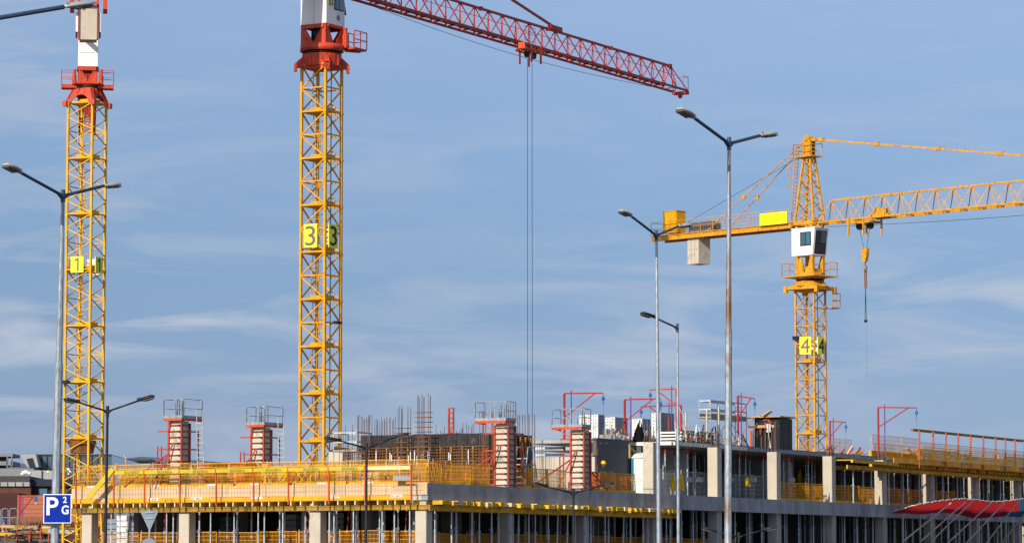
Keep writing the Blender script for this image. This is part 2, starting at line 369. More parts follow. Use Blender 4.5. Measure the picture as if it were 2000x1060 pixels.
def jib(root, x0, length, z, w, h_, panel, m, chord=.13, br=.06, secl=10, taper=2.2, walkway=True, rise=0.0):
    """triangular lattice boom along local +x: two lower chords, one upper chord; each 10 m length a part"""
    n = int(length / panel); per = int(secl / panel)
    k = 0
    while k < n:
        e = min(n, k + per); xs, xe = x0 + k * panel, x0 + e * panel
        last = e == n
        s_ = MB()
        for y in (-w / 2, w / 2): s_.bar((0, y, 0), (xe - xs, y, 0), chord)
        te = xe - xs - (panel * .9 if last else 0)
        s_.bar((panel / 2 if k == 0 else 0, 0, h_), (te, 0, h_), chord * 1.05)
        s_.box((te - .1, 0, h_), (.3, chord * 1.6, chord * 1.8))
        s = s_.build('jib_section', m, root, (xs, 0, z))
        for i in range(k, e):
            x = (i - k) * panel; xm = x + panel / 2; xb = x + panel
            if last and i == e - 1:
                for y in (-w / 2, w / 2): strut('brace', s, (te, 0, h_), (xb, y, 0), br, m)
                for y in (-w / 2, w / 2): strut('brace', s, (te, 0, h_), (x, y, 0), br, m)
            else:
                for y in (-w / 2, w / 2):
                    strut('brace', s, (x, y, 0), (xm, 0, h_), br, m); strut('brace', s, (xm, 0, h_), (xb, y, 0), br, m)
            strut('cross_bar', s, (x, -w / 2, 0), (x, w / 2, 0), br * 1.2, m)
            strut('cross_bar', s, (x, -w / 2, 0), (xb, w / 2, 0), br * .9, m)
        k = e
    return x0 + n * panel
def slew_head(root, zt, hs, m, rad=1.32, drop=1.0, frame_h=1.3):
    """flared base, bearing ring, turntable and open plated frame; returns z of its top"""
    b = MB(); b.cyl((0, 0, zt + .05), (0, 0, zt + drop), rad * .92, rad * 1.0, 24)
    for k in range(24):
        if k % 3 == 0:
            a = 2 * math.pi * k / 24; b.box((rad * .98 * math.cos(a), rad * .98 * math.sin(a), zt + drop * .55), (.07, .05, drop * .9), a)
    b.cyl((0, 0, zt - .08), (0, 0, zt + .05), hs * 1.5, hs * 1.46, 4) if False else b.span(-hs * 1.05, hs * 1.05, -hs * 1.05, hs * 1.05, zt - .1, zt + .05)
    sb = b.build('slewing_base', m, root)
    for a in (45, 135, 225, 315):
        a = R(a); d = Vector((math.cos(a), math.sin(a), 0)); t = Vector((-d.y, d.x, 0)); ro = hs * 1.414 + .48
        g_ = MB()
        for o_ in (-.16, .12):
            g_.prism([d * rad * .85 + t * o_ + Vector((0, 0, zt - .05)), d * ro + t * o_ + Vector((0, 0, zt - .05)), d * ro + t * o_ + Vector((0, 0, zt + .18)), d * rad * .85 + t * o_ + Vector((0, 0, zt + drop * .98))], t * .05)
        p0 = d * (rad * .85); g_.prism([p0 + t * -.16 + Vector((0, 0, zt + drop * .96)), d * ro + t * -.16 + Vector((0, 0, zt + .16)), d * ro + t * .17 + Vector((0, 0, zt + .16)), p0 + t * .17 + Vector((0, 0, zt + drop * .96))], (0, 0, .05))
        g_.box(d * (ro - .06) + Vector((0, 0, zt - .12)), (.16, .28, .4), a)
        g_.build('corner_gusset', m, sb)
    z = zt + drop
    MB().cyl((0, 0, z), (0, 0, z + .2), rad * .98, n=32).build('bearing_ring', 'black_steel', root, smooth=True)
    z += .2
    MB().cyl((0, 0, z), (0, 0, z + .42), rad * 1.1, n=28).build('turntable', m, root, smooth=True)
    return z + .42
def plated_frame(root, z, hx, hy, fh, m):
    """four leg plates narrowing downward on every side, with a beam along the top"""
    f = MB(); t = .07
    for sx in (-1, 1):
        for sy in (-1, 1):
            x, y = sx * hx, sy * hy
            f.prism([(x, y, z), (x, y, z + fh), (x, y - sy * .12, z + fh), (x, y - sy * hy * .95, z)], (-sx * t, 0, 0))
            f.prism([(x, y, z), (x, y, z + fh), (x - sx * .12, y, z + fh), (x - sx * hx * .95, y, z)], (0, -sy * t, 0))
            f.bar((x - sx * .1, y - sy * .1, z), (x - sx * .1, y - sy * .1, z + fh), .16)
            f.bar((x - sx * .02, y - sy * .1, z + fh), (x - sx * .02, y - sy * hy * .98, z + .02), .09)
    for sx in (-1, 1): f.span(sx * hx - .1, sx * hx + .1, -hy * .85, hy * .85, z + fh - .28, z + fh - .02)
    for sy in (-1, 1): f.span(-hx * .85, hx * .85, sy * hy - .08, sy * hy + .08, z + fh - .2, z + fh - .02)
    return f.build('slewing_frame', m, root)

def hook_gear(root, x, z, drop, m, w=1.3, blk=True):
    tr = MB(); tr.span(x - .9, x + .9, -w / 2, -w / 2 + .12, z - .35, z - .18); tr.span(x - .9, x + .9, w / 2 - .12, w / 2, z - .35, z - .18)
    for dx in (-.9, -.3, .3, .9): tr.span(x + dx - .06, x + dx + .06, -w / 2, w / 2, z - .34, z - .2)
    t = tr.build('trolley', m, root)
    for dx, y in ((-1.05, -w / 2), (-.35, w / 2), (.35, -w / 2), (1.05, w / 2)): strut('guide_post', t, (x + dx, y, z - 1.2), (x + dx, y, z + .1), .11, m)
    for dx in (-.5, .5): MB().cyl((x + dx, -.1, z - .5), (x + dx, .1, z - .5), .27, n=20).build('sheave', 'black_steel', t, smooth=True)
    return t

# --- crane 3: red top, yellow mast, long red jib to the right
Y3 = 212; p = P(623.5, HOR, Y3)
c3 = thing('tower_crane', 'tall tower crane carrying number 3, yellow mast, white cab and long red jib', 'tower crane', (p.x, p.y, 0), R(90 - 30.7))
ztop3 = Z(133, Y3); sec3 = (Z(220, Y3) - Z(862, Y3)) / 7; hs = .92
base3 = Z(220, Y3)
mast(c3, hs, base3 + sec3, sec3, int((base3 + sec3) / sec3), 2, 'crane_yellow', .155, .078)
z = slew_head(c3, ztop3, hs, 'crane_red', 1.28, .82)
plated_frame(c3, z, .98, .98, 1.28, 'crane_red'); z += 1.28
MB().span(-.5, .3, -.4, .5, z - 1.25, z - .2).build('slewing_motor', 'navy', c3)
mo = MB(); mo.cyl((.9, -1.2, z - 1.3), (.9, -1.2, z - .55), .2, n=10); mo.cyl((.9, -1.2, z - .55), (.9, -1.2, z - .1), .14, n=10); mo.span(.6, 1.2, -1.45, -.9, z - 1.45, z - 1.3); mo.build('drive_motor', 'crane_red', c3)
wb = MB(); wb.span(-1.0, 1.1, -1.0, .98, z, z + 3.6)
box3 = wb.build('cab_tower', 'white_paint', c3)
sm = MB(); sm.span(-1.012, -1.004, -.05, -.03, z + .05, z + 3.5); sm.span(-1.012, -1.004, -.3, .95, z + 1.72, z + 1.75)
sm.build('panel_seam', 'clad_grey', box3)
# cab window on the right hand side, dark with a pale interior
w3 = MB(); w3.span(-.1, .98, -1.03, -1.003, z + .98, z + 2.75); wo = w3.build('window_frame', 'black_steel', box3)
MB().span(-.04, .42, -1.05, -1.033, z + 1.04, z + 2.7).build('pane', 'glass_dark', wo); MB().span(.47, .92, -1.05, -1.033, z + 1.04, z + 2.7).build('pane', 'glass_blue', wo)
op = MB(); op.prism([(1.02, -.95, z + 2.0), (1.3, -.95, z + .8), (1.02, -.95, z + .8)], (0, .05, 0)); op.bar((1.0, -.95, z + 2.1), (1.32, -.95, z + .8), .06); op.build('open_window', 'black_steel', box3)
st = MB(); st.span(-.78, -.5, -1.012, -1.004, z + 1.15, z + 3.0); so2 = st.build('yellow_stripe', 'banner', box3)
for i in range(9):
    k = MB(); k.span(-.74, -.54, -1.022, -1.013, z + 1.2 + i * .2, z + 1.28 + i * .2); k.build('stripe_mark', 'print_green', so2)
for i, chh in enumerate('ECNARF'): text('letter', chh, .19, 'print_black', box3, (-.33, -1.02, z + 1.3 + i * .29), RIGHT_FACE, 1.0, .008, .006)
MB().cyl((.35, -1.003, z + .5), (.35, -1.02, z + .5), .2, n=20).build('emblem', 'clad_grey', box3)
pf = MB(); pf.span(.9, 2.35, -1.9, -.9, z - 1.5, z - 1.38); pf.bar((.9, -1.2, z - 1.6), (2.3, -1.4, z - 1.5), .12); pl = pf.build('side_platform', 'crane_red', c3)
rails(pl, [(.9, -1.9, z - 1.4), (2.35, -1.9, z - 1.4), (2.35, -.9, z - 1.4), (1.1, -.9, z - 1.4)], 1.1, 'crane_red', .05, 1, .8)
zj3 = Z(-24, Y3)
MB().span(-1.0, 1.0, -.98, .98, z + 3.6, zj3 + .1).build('upper_tower', 'crane_red', c3)
hd = MB()
for sx, sy in ((-1, -1), (-1, 1), (1, -1), (1, 1)): hd.bar((sx * .9, sy * .8, zj3), (sx * .15, sy * .15, zj3 + 7.4), .16)
for k in range(5):
    t0 = k / 5
    for sy in (-1, 1): hd.bar((-.9 + .75 * t0, sy * (.8 - .65 * t0), zj3 + 7.4 * t0), (.9 - .75 * (t0 + .2), sy * (.8 - .65 * (t0 + .2)), zj3 + 7.4 * (t0 + .2)), .08)
hd.build('tower_head', 'crane_red', c3)
jr = MB(); jibroot = thing('jib', None, None); jibroot.parent = c3; jibroot.rotation_euler = (0, 0, R(30.7) - BETA); jibroot['label'] = 'long red lattice jib'
tip3 = jib(jibroot, 1.0, 52.5, zj3, 1.25, 1.75, 2.0, 'jib_red', .15, .065, 10)
wk = MB(); wk.span(1.5, 50, -.22, .22, zj3 + .05, zj3 + .09)
wk.bar((2, -.55, zj3 + .95), (51, -.55, zj3 + .95), .03); wk.build('walkway', 'jib_red', jibroot)
def tie(root, p, q, m, w=.12):
    strut('tie_bar', root, p, q, w, m)
# tie fixed to the top chord where it shows at px 1085
def jib_x(px, Yax, pax, beta):
    u = (px - 1000) / F; d = (math.sin(beta), math.cos(beta)); X0 = P(pax, HOR, Yax).x
    return (u * Yax - X0) / (d[0] - u * d[1])
xt = jib_x(1085, Y3, 623.5, BETA)
tie(jibroot, (0, 0, zj3 + 7.3), (xt, 0, zj3 + 2.0), 'jib_red', .15)
MB().span(xt - .9, xt + .9, -.14, .14, zj3 + 1.8, zj3 + 2.12).build('tie_bracket', 'jib_red', jibroot)
tie(jibroot, (0, 0, zj3 + 7.3), (xt * .38, 0, zj3 + 1.9), 'jib_red', .12)
x3 = jib_x(1036, Y3, 623.5, BETA)
t3 = hook_gear(jibroot, x3, zj3, 0, 'orange_paint', 1.35)
bk = MB(); bk.span(x3 - 3.1, x3 - 1.6, -1.25, -.6, zj3 - .55, zj3 - .45); bk.span(x3 - 3.1, x3 - 3.06, -1.25, -.6, zj3 - .45, zj3 - .1); bo = bk.build('service_basket', 'orange_paint', t3)
rails(bo, [(x3 - 1.6, -1.25, zj3 - .45), (x3 - 3.1, -1.25, zj3 - .45), (x3 - 3.1, -.6, zj3 - .45)], 1.5, 'orange_paint', .03, 2, .8)
for dx in (-.42, .28): strut('hoist_rope', jibroot, (x3 + dx, 0, zj3 - .8), (x3 + dx, 0, 9.5), .035, 'cable', rnd=True)
hb = MB(); hb.cyl((x3 - .07, -.15, 9.6), (x3 - .07, .15, 9.6), .4, n=16); hb.span(x3 - .2, x3 + .06, -.2, .2, 8.9, 9.5); hb.build('hook_block', 'crane_yellow', jibroot)
ca = MB(); prev = None
for i in range(27):
    t = i / 26; x = 2 + 49 * t; zz = zj3 - .25 - .7 * math.sin(math.pi * t)
    if prev: ca.cyl(prev, (x, -.4, zz), .018, n=5)
    prev = (x, -.4, zz)
ca.build('trolley_rope', 'cable', jibroot)
tp = MB(); tp.span(tip3 - .3, tip3 + .3, -.6, .6, zj3 - .25, zj3 - .05); tp.cyl((tip3 - .1, -.1, zj3 - .35), (tip3 - .1, .1, zj3 - .35), .22, n=14); tpo = tp.build('jib_tip', 'jib_red', jibroot)
rails(tpo, [(tip3 - 1.0, -.7, zj3), (tip3 - .1, -.7, zj3), (tip3 - .1, .6, zj3)], 1.05, 'jib_red', .035, 0, .9)
cj = MB(); cj.span(-13, -1, -.8, -.65, zj3 + .2, zj3 + .5); cj.span(-13, -1, .65, .8, zj3 + .2, zj3 + .5)
for k in range(9): cj.span(-13 + k * 1.5, -12.9 + k * 1.5, -.7, .7, zj3 + .25, zj3 + .4)
cj.span(-13, -1, -.75, .75, zj3 + .21, zj3 + .24); cj.build('counter_jib', 'crane_red', c3)  # solid deck plate added, out of view, to cast shadow on the cab tower
for k in range(4): MB().span(-12.8 + k * .6, -12.3 + k * .6, -.55, .55, zj3 + .3, zj3 + 2.6).build('ballast_block', 'concrete', c3)
for y in (-.7, .7): strut('tie_bar', c3, (0, y * .2, zj3 + 7.3), (-11.5, y, zj3 + .5), .1, 'crane_red')
number_signs(c3, '3', hs, Z(463, Y3), 1.03, 1.5, 1.25, .08, -.2, .76)
fl = MB(); fl.span(-.1, .6, -hs - .35, -hs - .1, Z(633, Y3), Z(628, Y3)); fl.build('floodlight', 'dark_paint', c3)
pc = MB(); pc.cyl((.35, -.5, 4), (.35, -.5, ztop3), .035, n=6); pc.build('power_cable', 'cable', c3)

# --- crane 1: seen from behind, at the left
Y1 = 223; p = P(160, HOR, Y1)
c1 = thing('tower_crane', 'tower crane at far left carrying number 1, lemon yellow mast under a red slewing head', 'tower crane', (p.x, p.y, 0), R(90 - 22.5))
ztop1 = Z(203, Y1); sec1 = (Z(311, Y1) - Z(856, Y1)) / 5; hs = .93; b1 = Z(311, Y1)
mast(c1, hs, b1 + sec1, sec1, int((b1 + sec1) / sec1), 4, 'crane_lemon', .14, .062, hbars='rear')
def arched_base(root, zt, rb, rt, h_, m):
    sb_ = None
    for k in range(4):
        a_ = R(90 * k); M = Matrix.Rotation(a_, 3, 'Z')
        def q(y, z_): f = (z_ / h_); r_ = rb + (rt - rb) * f; return M @ Vector((-r_, y * r_, zt + z_))
        pts = [q(-1, 0), q(-1, h_), q(1, h_), q(1, 0), q(.62, 0)] + [q(.62 * math.cos(t_), h_ * .52 * math.sin(t_)) for t_ in [math.pi * i / 8 for i in range(1, 8)]] + [q(-.62, 0)]
        b_ = MB(); b_.prism(pts, M @ Vector((.07, 0, 0)))
        for y in (-.96, -.3, .3, .96): b_.bar(q(y, h_ * .55 if abs(y) < .5 else 0) + M @ Vector((-.03, 0, 0)), q(y * .9, h_) + M @ Vector((-.03, 0, 0)), .05)
        if sb_ is None: sb_ = b_.build('slewing_base', m, root)
        else: b_.build('arched_plate', m, sb_)
        b_ = MB(); p_ = M @ Vector((-rb, -rb, zt - .1)); b_.box(p_, (.3, .3, .34), a_); b_.build('corner_shoe', m, sb_)
    MB().cyl((0, 0, zt + h_), (0, 0, zt + h_ + .14), rt * 1.05, n=28).build('bearing_ring', 'black_steel', root, smooth=True)
    MB().cyl((0, 0, zt + h_ + .14), (0, 0, zt + h_ + .30), rt * 1.12, n=28).build('turntable', m, root, smooth=True)
    return zt + h_ + .30
z = arched_base(c1, ztop1 + .02, 1.08, .72, .98, 'crane_red')
up1 = thing('upper_works', None, None); up1.parent = c1
# local +x of the upper works points away from the camera
aw = math.atan2((EYE - p).y * -1, (EYE - p).x * -1); up1.rotation_euler = (0, 0, aw - R(90 - 22.5)); up1['label'] = 'red slewing head and jib pointing away'
MB().span(-.9, .9, -.75, .75, z - .05, z + .1).build('deck_plate', 'crane_red', up1)
plated_frame(up1, z, .7, .66, 1.15, 'crane_red')
for s_ in (-1, 1):
    d = MB(); d.span(-.5, .5, s_ * .7, s_ * 1.75, z - .3, z - .05); do = d.build('side_platform', 'crane_red', up1)
    rails(do, [(-.5, s_ * .8, z - .05), (-.5, s_ * 1.75, z - .05), (.5, s_ * 1.75, z - .05), (.5, s_ * .8, z - .05)], .95, 'crane_red', .04, 1, 1)
    mt = MB(); mt.cyl((-.55, s_ * .9, z - .05), (-.55, s_ * .9, z + .55), .16, n=10); mt.cyl((-.55, s_ * .9, z + .55), (-.55, s_ * .9, z + .95), .11, n=10); mt.build('drive_motor', 'crane_red', up1)
z += 1.15
bw = MB(); bw.span(-.75, .6, -.66, .66, z, z + 1.78); bx = bw.build('cab_tower', 'white_paint', up1)
MB().span(-.76, -.752, -.45, .5, z + .92, z + .945).build('panel_seam', 'clad_grey', bx)
zz = z + 1.78
f_ = MB()
for y in (-.62, .62): f_.bar((-.6, y, zz), (-.6, y, zz + 3), .14); f_.bar((.6, y, zz), (.6, y, zz + 3), .14)
f_.span(-.7, -.55, -.62, .62, zz + .05, zz + .2); f_.span(-.7, -.55, -.62, .62, zz + .4, zz + .55)
f_.bar((-.62, -.6, zz + .1), (-.62, 0, zz + .5), .08); f_.bar((-.62, .6, zz + .1), (-.62, 0, zz + .5), .08); f_.build('tower_frame', 'crane_red', up1)
zj1 = Z(14, 211)
jib(up1, .8, 51, zj1, 1.25, 1.7, 2.0, 'jib_red', .13, .06, 10)
cj = MB()
for s_ in (-1, 1): cj.span(-13.5, -.6, s_ * .62 - .06, s_ * .62 + .06, zj1 - .05, zj1 + .3)
for k in range(10): cj.span(-13.4 + k * 1.35, -13.25 + k * 1.35, -.62, .62, zj1, zj1 + .15)
cjo = cj.build('counter_jib', 'crane_red', up1)
for s_ in (-1, 1):
    e = MB(); e.span(-13.5, -11.6, s_ * 1.05 - .15, s_ * 1.05 + .12, zj1 - .35, zj1 + .9); e.build('side_cabinet', 'crane_red', cjo)
    q = MB(); q.span(-12.9, -12.5, s_ * .72 - .07, s_ * .72 + .07, zj1 - 1.75, zj1 - .5); q.build('white_panel', 'white_paint', cjo)
    q = MB(); q.span(-12.9, -12.5, s_ * .74 - .06, s_ * .74 + .06, zj1 - 2.1, zj1 - 1.75); q.build('bracket', 'dark_paint', cjo)
    q = MB(); q.bar((-13.05, s_ * .58, zj1), (-13.05, s_ * .58, zj1 - 2.3), .07); q.build('hanger', 'jib_red', cjo)
for k in range(3):
    MB().span(-13 + k * .45, -12.6 + k * .45, -.55, .55, zj1 - 2.25, zj1 - .02).build('ballast_block', 'concrete_cream', up1)
number_signs(c1, '1', hs, Z(519, Y1), .98, 1.08, .90, .02, -.08, .24)
fl = MB(); fl.span(-hs - .5, -hs - .1, .5, 1.0, Z(750, Y1), Z(744, Y1)); fl.build('floodlight', 'dark_paint', c1)
hpr = MB(); hpr.cyl((.0, .1, Z(885, Y1)), (0, .1, Z(860, Y1)), .75, .95, 10); hpr.build('rubble_bucket', 'rust_bar', c1)

# --- crane 4: all yellow, hammerhead, on the right
Y4 = 244; p = P(1587, HOR, Y4)
c4 = thing('tower_crane', 'shorter yellow tower crane with number 4, pointed tower head and hanging white cab', 'tower crane', (p.x, p.y, 0), R(90 - 36.4))
zt4 = Z(568, Y4); hs = .79
sec4 = (Z(560, Y4) - Z(699, Y4)); 
mast(c4, hs, zt4, sec4, int(zt4 / sec4), 4, 'crane_yellow_old', .125, .062)
b = MB(); b.prism([(-1.35, -1.35, zt4 + .05), (1.35, -1.35, zt4 + .05), (1.35, 1.35, zt4 + .05), (-1.35, 1.35, zt4 + .05)], (0, 0, .22))
b.cyl((0, 0, zt4 + .27), (0, 0, zt4 + .68), 1.5, 1.05, 8)
for sx, sy in ((-1, -1), (-1, 1), (1, -1), (1, 1)): b.span(sx * 1.3 - .12, sx * 1.3 + .12, sy * 1.3 - .12, sy * 1.3 + .12, zt4 - .2, zt4 + .3)
b.build('slewing_base', 'crane_yellow_old', c4)
MB().cyl((0, 0, zt4 + .68), (0, 0, zt4 + .86), 1.02, n=24).build('bearing_ring', 'black_steel', c4, smooth=True)
z = zt4 + .86
hp_ = MB(); hp_.span(.6, 1.75, -1.5, -.8, Z(602, Y4), Z(600, Y4)); ho = hp_.build('side_platform', 'crane_yellow_old', c4)
rails(ho, [(.6, -1.5, Z(600, Y4)), (1.75, -1.5, Z(600, Y4)), (1.75, -.8, Z(600, Y4))], 1.05, 'crane_yellow_old', .045, 1, .6)
JD = Vector((.695, -.719, 0)).normalized()
u4 = thing('upper_works', None, None); u4.parent = c4; u4.rotation_euler = (0, 0, math.atan2(JD.y, JD.x) - R(90 - 36.4)); u4['label'] = 'slewing head with white cab and tower head'
b = MB(); b.cyl((0, 0, z), (0, 0, z + .45), 1.12, n=12); b.build('turntable', 'crane_yellow_old', u4)
pl = MB(); pl.span(-1.6, 1.5, -1.3, 1.3, z + .12, z + .2); plo = pl.build('platform', 'crane_yellow_old', u4)
rails(plo, [(-1.6, -1.3, z + .2), (-1.6, 1.3, z + .2), (1.5, 1.3, z + .2)], 1.0, 'crane_yellow_old', .04, 1, .8)
rails(plo, [(-1.6, -1.3, z + .2), (-.9, -1.3, z + .2)], 1.0, 'crane_yellow_old', .04, 1, .7)
rails(plo, [(1.5, 1.3, z + .2), (1.5, .4, z + .2)], 1.0, 'crane_yellow_old', .04, 1, .7)
zc = Z(500, Y4)
f_ = MB()
for sx, sy in ((-1, -1), (-1, 1), (1, -1), (1, 1)):
    x, y = sx * .8, sy * .7
    f_.prism([(x + sx * .05, y, z + .4), (x - sx * .55, y, z + .4), (x - sx * .12, y, zc + .1), (x + sx * .05, y, zc + .1)], (0, -sy * .25, 0))
f_.span(-.75, .75, -.65, .65, z + .4, z + .75); f_.build('slewing_frame', 'crane_yellow_old', u4)
mt = MB(); mt.cyl((-.1, -.9, z + .4), (-.1, -.9, z + 1.1), .22, n=10); mt.cyl((-.1, -.9, z + 1.1), (-.1, -.9, z + 1.45), .15, n=10); mt.build('drive_motor', 'crane_yellow', u4)
zj4 = Z(437, Y4)
ct = MB()   # cab: window wall leans outward at the top
L0, L1_, Wd = -1.1, 1.02, .78
ct.add([(L0, -Wd, zc), (L1_ - .12, -Wd, zc), (L1_ - .12, Wd, zc), (L0, Wd, zc), (L0, -Wd, zc + 1.98), (L1_ + .12, -Wd, zc + 1.98), (L1_ + .12, Wd, zc + 1.98), (L0, Wd, zc + 1.98)], BOXF)
ct.span(L0 - .03, L1_ + .2, -Wd - .05, Wd + .05, zc + 1.98, zc + 2.04)
cab = ct.build('cab', 'white_paint', u4)
def slanted(x, z_): return x
fr = MB(); fr.span(-.25, .8, -Wd - .03, -Wd - .005, zc + .7, zc + 1.72); fro = fr.build('window_frame', 'black_steel', cab)
MB().span(-.19, .27, -Wd - .045, -Wd - .032, zc + .76, zc + 1.66).build('pane', 'glass_blue', fro); MB().span(.33, .74, -Wd - .045, -Wd - .032, zc + .76, zc + 1.66).build('pane', 'glass_teal', fro)
def fw(z0, z1, y0, y1, off): 
    xa = L1_ - .12 + .24 * (z0 - zc) / 1.98 + off; xb = L1_ - .12 + .24 * (z1 - zc) / 1.98 + off
    return [(xa, y0, z0), (xa, y1, z0), (xb, y1, z1), (xb, y0, z1)]
fr = MB(); fr.prism(fw(zc + .1, zc + 1.8, -.6, .62, .004), (.02, 0, 0)); fro = fr.build('window_frame', 'black_steel', cab)
MB().prism(fw(zc + .16, zc + .82, -.54, .56, .026), (.015, 0, 0)).build('pane', 'glass_dark', fro)
MB().prism(fw(zc + .9, zc + 1.74, -.54, -.02, .026), (.015, 0, 0)).build('pane', 'glass_dark', fro)
MB().prism(fw(zc + .9, zc + 1.74, .04, .56, .026), (.015, 0, 0)).build('pane', 'glass_blue', fro)
sb = MB(); sb.span(-1.2, 1.25, -.75, -.6, zj4 - .12, zj4 + .18); sb.span(-1.2, 1.25, .6, .75, zj4 - .12, zj4 + .18); sb.span(-1.2, -.95, -.75, .75, zj4 - .1, zj4 + .15); sb.span(.95, 1.2, -.75, .75, zj4 - .1, zj4 + .15)
for sx in (-1, 1): sb.bar((sx * .8, -.6, zj4), (sx * .8, -.5, zc + 1.95), .14); sb.bar((sx * .8, .6, zj4), (sx * .8, .5, zc + 1.95), .14)
sb.build('jib_seat', 'crane_yellow_old', u4)
za = Z(272, Y4)
hd = thing('tower_head', None, None); hd.parent = u4; hd['label'] = 'pointed lattice tower head with a ladder'
hl = MB(); H = Z(306, Y4) - zj4
def leg(sx, sy, t): return Vector((sx * (.92 - .62 * t) - .25 * (1 - t) * 0, sy * (.62 - .36 * t), zj4 + H * t))
for sx, sy in ((-1, -1), (-1, 1), (1, -1), (1, 1)): strut('head_leg', hd, leg(sx, sy, 0), leg(sx, sy, 1.15), .13, 'crane_yellow_old')
for k in range(6):
    t0, t1 = k / 6, (k + 1) / 6; s_ = 1 if k % 2 else -1
    for fixed in (-1, 1):
        strut('brace', hd, leg(s_, fixed, t0), leg(-s_, fixed, t1), .06, 'crane_yellow_old'); strut('brace', hd, leg(fixed, s_, t0), leg(fixed, -s_, t1), .06, 'crane_yellow_old')
        strut('brace', hd, leg(-s_, fixed, t0), leg(s_, fixed, t1), .05, 'crane_yellow_old')
zp = zj4 + H
pl = MB(); pl.span(-1.0, .75, -.6, .6, zp - .06, zp + .02); plo = pl.build('head_platform', 'crane_yellow_old', hd)
rails(plo, [(.75, .6, zp), (-1.0, .6, zp), (-1.0, -.6, zp), (.75, -.6, zp)], .95, 'crane_yellow_old', .04, 1, .9)
ap = MB(); ap.span(-.35, .35, -.3, .3, zp, za - .1); ap.cyl((0, -.3, za), (0, .3, za), .26, n=16); ap.span(-.55, .75, -.12, .12, za - .2, za + .02); ap.build('apex_block', 'crane_yellow_old', hd)
for i in range(4): MB().span(.351, .36, -.2, .2, zp + .15 + i * .28, zp + .32 + i * .28).build('slot', 'black_steel', hd)
ld = MB()
for y in (-.5, -.15): ld.bar((-1.35, y, zj4 + .3), (-.85, y, zp + .9), .04)
for i in range(18): t = i / 18; ld.bar((-1.35 + .5 * t, -.5, zj4 + .4 + (zp - zj4) * t), (-1.35 + .5 * t, -.15, zj4 + .4 + (zp - zj4) * t), .03)
for i in range(5):
    t = .45 + i * .13; x = -1.35 + .5 * t; zz = zj4 + .3 + (zp + .6 - zj4) * t
    ld.bar((x, -.5, zz), (x - .6, -.5, zz), .03); ld.bar((x, -.15, zz), (x - .6, -.15, zz), .03); ld.bar((x - .6, -.5, zz), (x - .6, -.15, zz), .03)
for y in (-.5, -.15): ld.bar((-1.95 + .22, y, zj4 + .3 + (zp + .6 - zj4) * .45), (-1.95 + .48, y, zp + .8), .03)
ld.build('ladder', 'crane_yellow_old', hd)
# jib: first panel rises to the top chord, then regular panels
jb = jib(u4, 1.3, 46, zj4 - .05, 1.2, 1.6, 1.62, 'crane_yellow_old', .12, .06, 8.1)
jx = MB(); jx.cyl((6.6, -.2, zj4 + .35), (6.6, .3, zj4 + .35), .34, n=14); jx.span(6.1, 7.5, -.4, .4, zj4, zj4 + .14); jx.cyl((7.1, -.3, zj4 + .33), (7.1, .3, zj4 + .33), .28, n=14)
jx.build('trolley_winch', 'crane_yellow_old', u4)
tie(u4, (.5, 0, za - .05), (30, 0, zj4 + 1.7), 'crane_yellow_old', .12)
for xx in (1.2, 6.4, 12, 17.6, 23): 
    t = (xx - .5) / 29.5; zz = (za - .05) * (1 - t) + (zj4 + 1.7) * t; j_ = MB(); j_.span(xx - .25, xx + .25, -.12, .12, zz - .12, zz + .12); j_.build('tie_joint', 'crane_yellow_old', u4)
def x4(px):
    u = (px - 1000) / F; X0 = P(1587, HOR, Y4).x; return (u * Y4 - X0) / (JD.x - u * JD.y)
xh = x4(1693)
tr4 = hook_gear(u4, xh, zj4 - .05, 0, 'crane_yellow_old', 1.2)
zh = Z(484, 240)
for dx in (-.55, .5): strut('hoist_rope', u4, (xh + dx, 0, zj4 - .6), (xh + (.12 if dx > 0 else -.12), 0, zh), .03, 'cable', rnd=True)
hk = MB(); hk.prism([(xh - .27, -.14, zh), (xh + .27, -.14, zh), (xh + .25, -.14, zh - .45), (xh + .1, -.14, zh - 1.0), (xh - .14, -.14, zh - 1.0), (xh - .25, -.14, zh - .45)], (0, .28, 0))
hk.build('hook_block', 'crane_yellow_old', u4)
hk = MB(); pts = [Vector((xh, 0, zh - 1.0)), Vector((xh, 0, zh - 1.25)), Vector((xh + .14, 0, zh - 1.4)), Vector((xh + .06, 0, zh - 1.58)), Vector((xh - .1, 0, zh - 1.5))]
hk.tube(pts, .05, 6); hk.span(xh - .08, xh + .08, -.08, .08, zh - 1.75, zh - 1.55); hk.build('hook', 'rust_bar', u4)
z5 = Z(530, 240); z6 = Z(562, 240); z7 = Z(624, 240)
sl_ = MB()
for dx, dy, z_, r_ in ((-.07, 0, z6, .035), (.05, .05, z6, .045), (0, -.06, z6, .04)): sl_.cyl((xh + dx, dy, zh - 1.7), (xh + dx, dy, z_), r_, n=6)
sl_.build('sling', 'rust_bar', u4)
ch = MB()
for dx in (-.08, .06): ch.cyl((xh, 0, z6), (xh + dx, 0, z7), .022, n=5); ch.span(xh + dx - .05, xh + dx + .05, -.05, .05, z7 - .18, z7)
ch.cyl((xh + .03, 0, z7), (xh + .04, 0, Z(730, 240)), .006, n=4)
ch.build('chain', 'dark_paint', u4)
ca = MB(); prev = None
for i in range(24):
    t = i / 23; x = 1.3 + 42 * t; zz = zj4 - .3 - .55 * math.sin(math.pi * min(1, t * 1.0))
    if prev: ca.cyl(prev, (x, .35, zz), .016, n=5)
    prev = (x, .35, zz)
ca.build('trolley_rope', 'cable', u4)
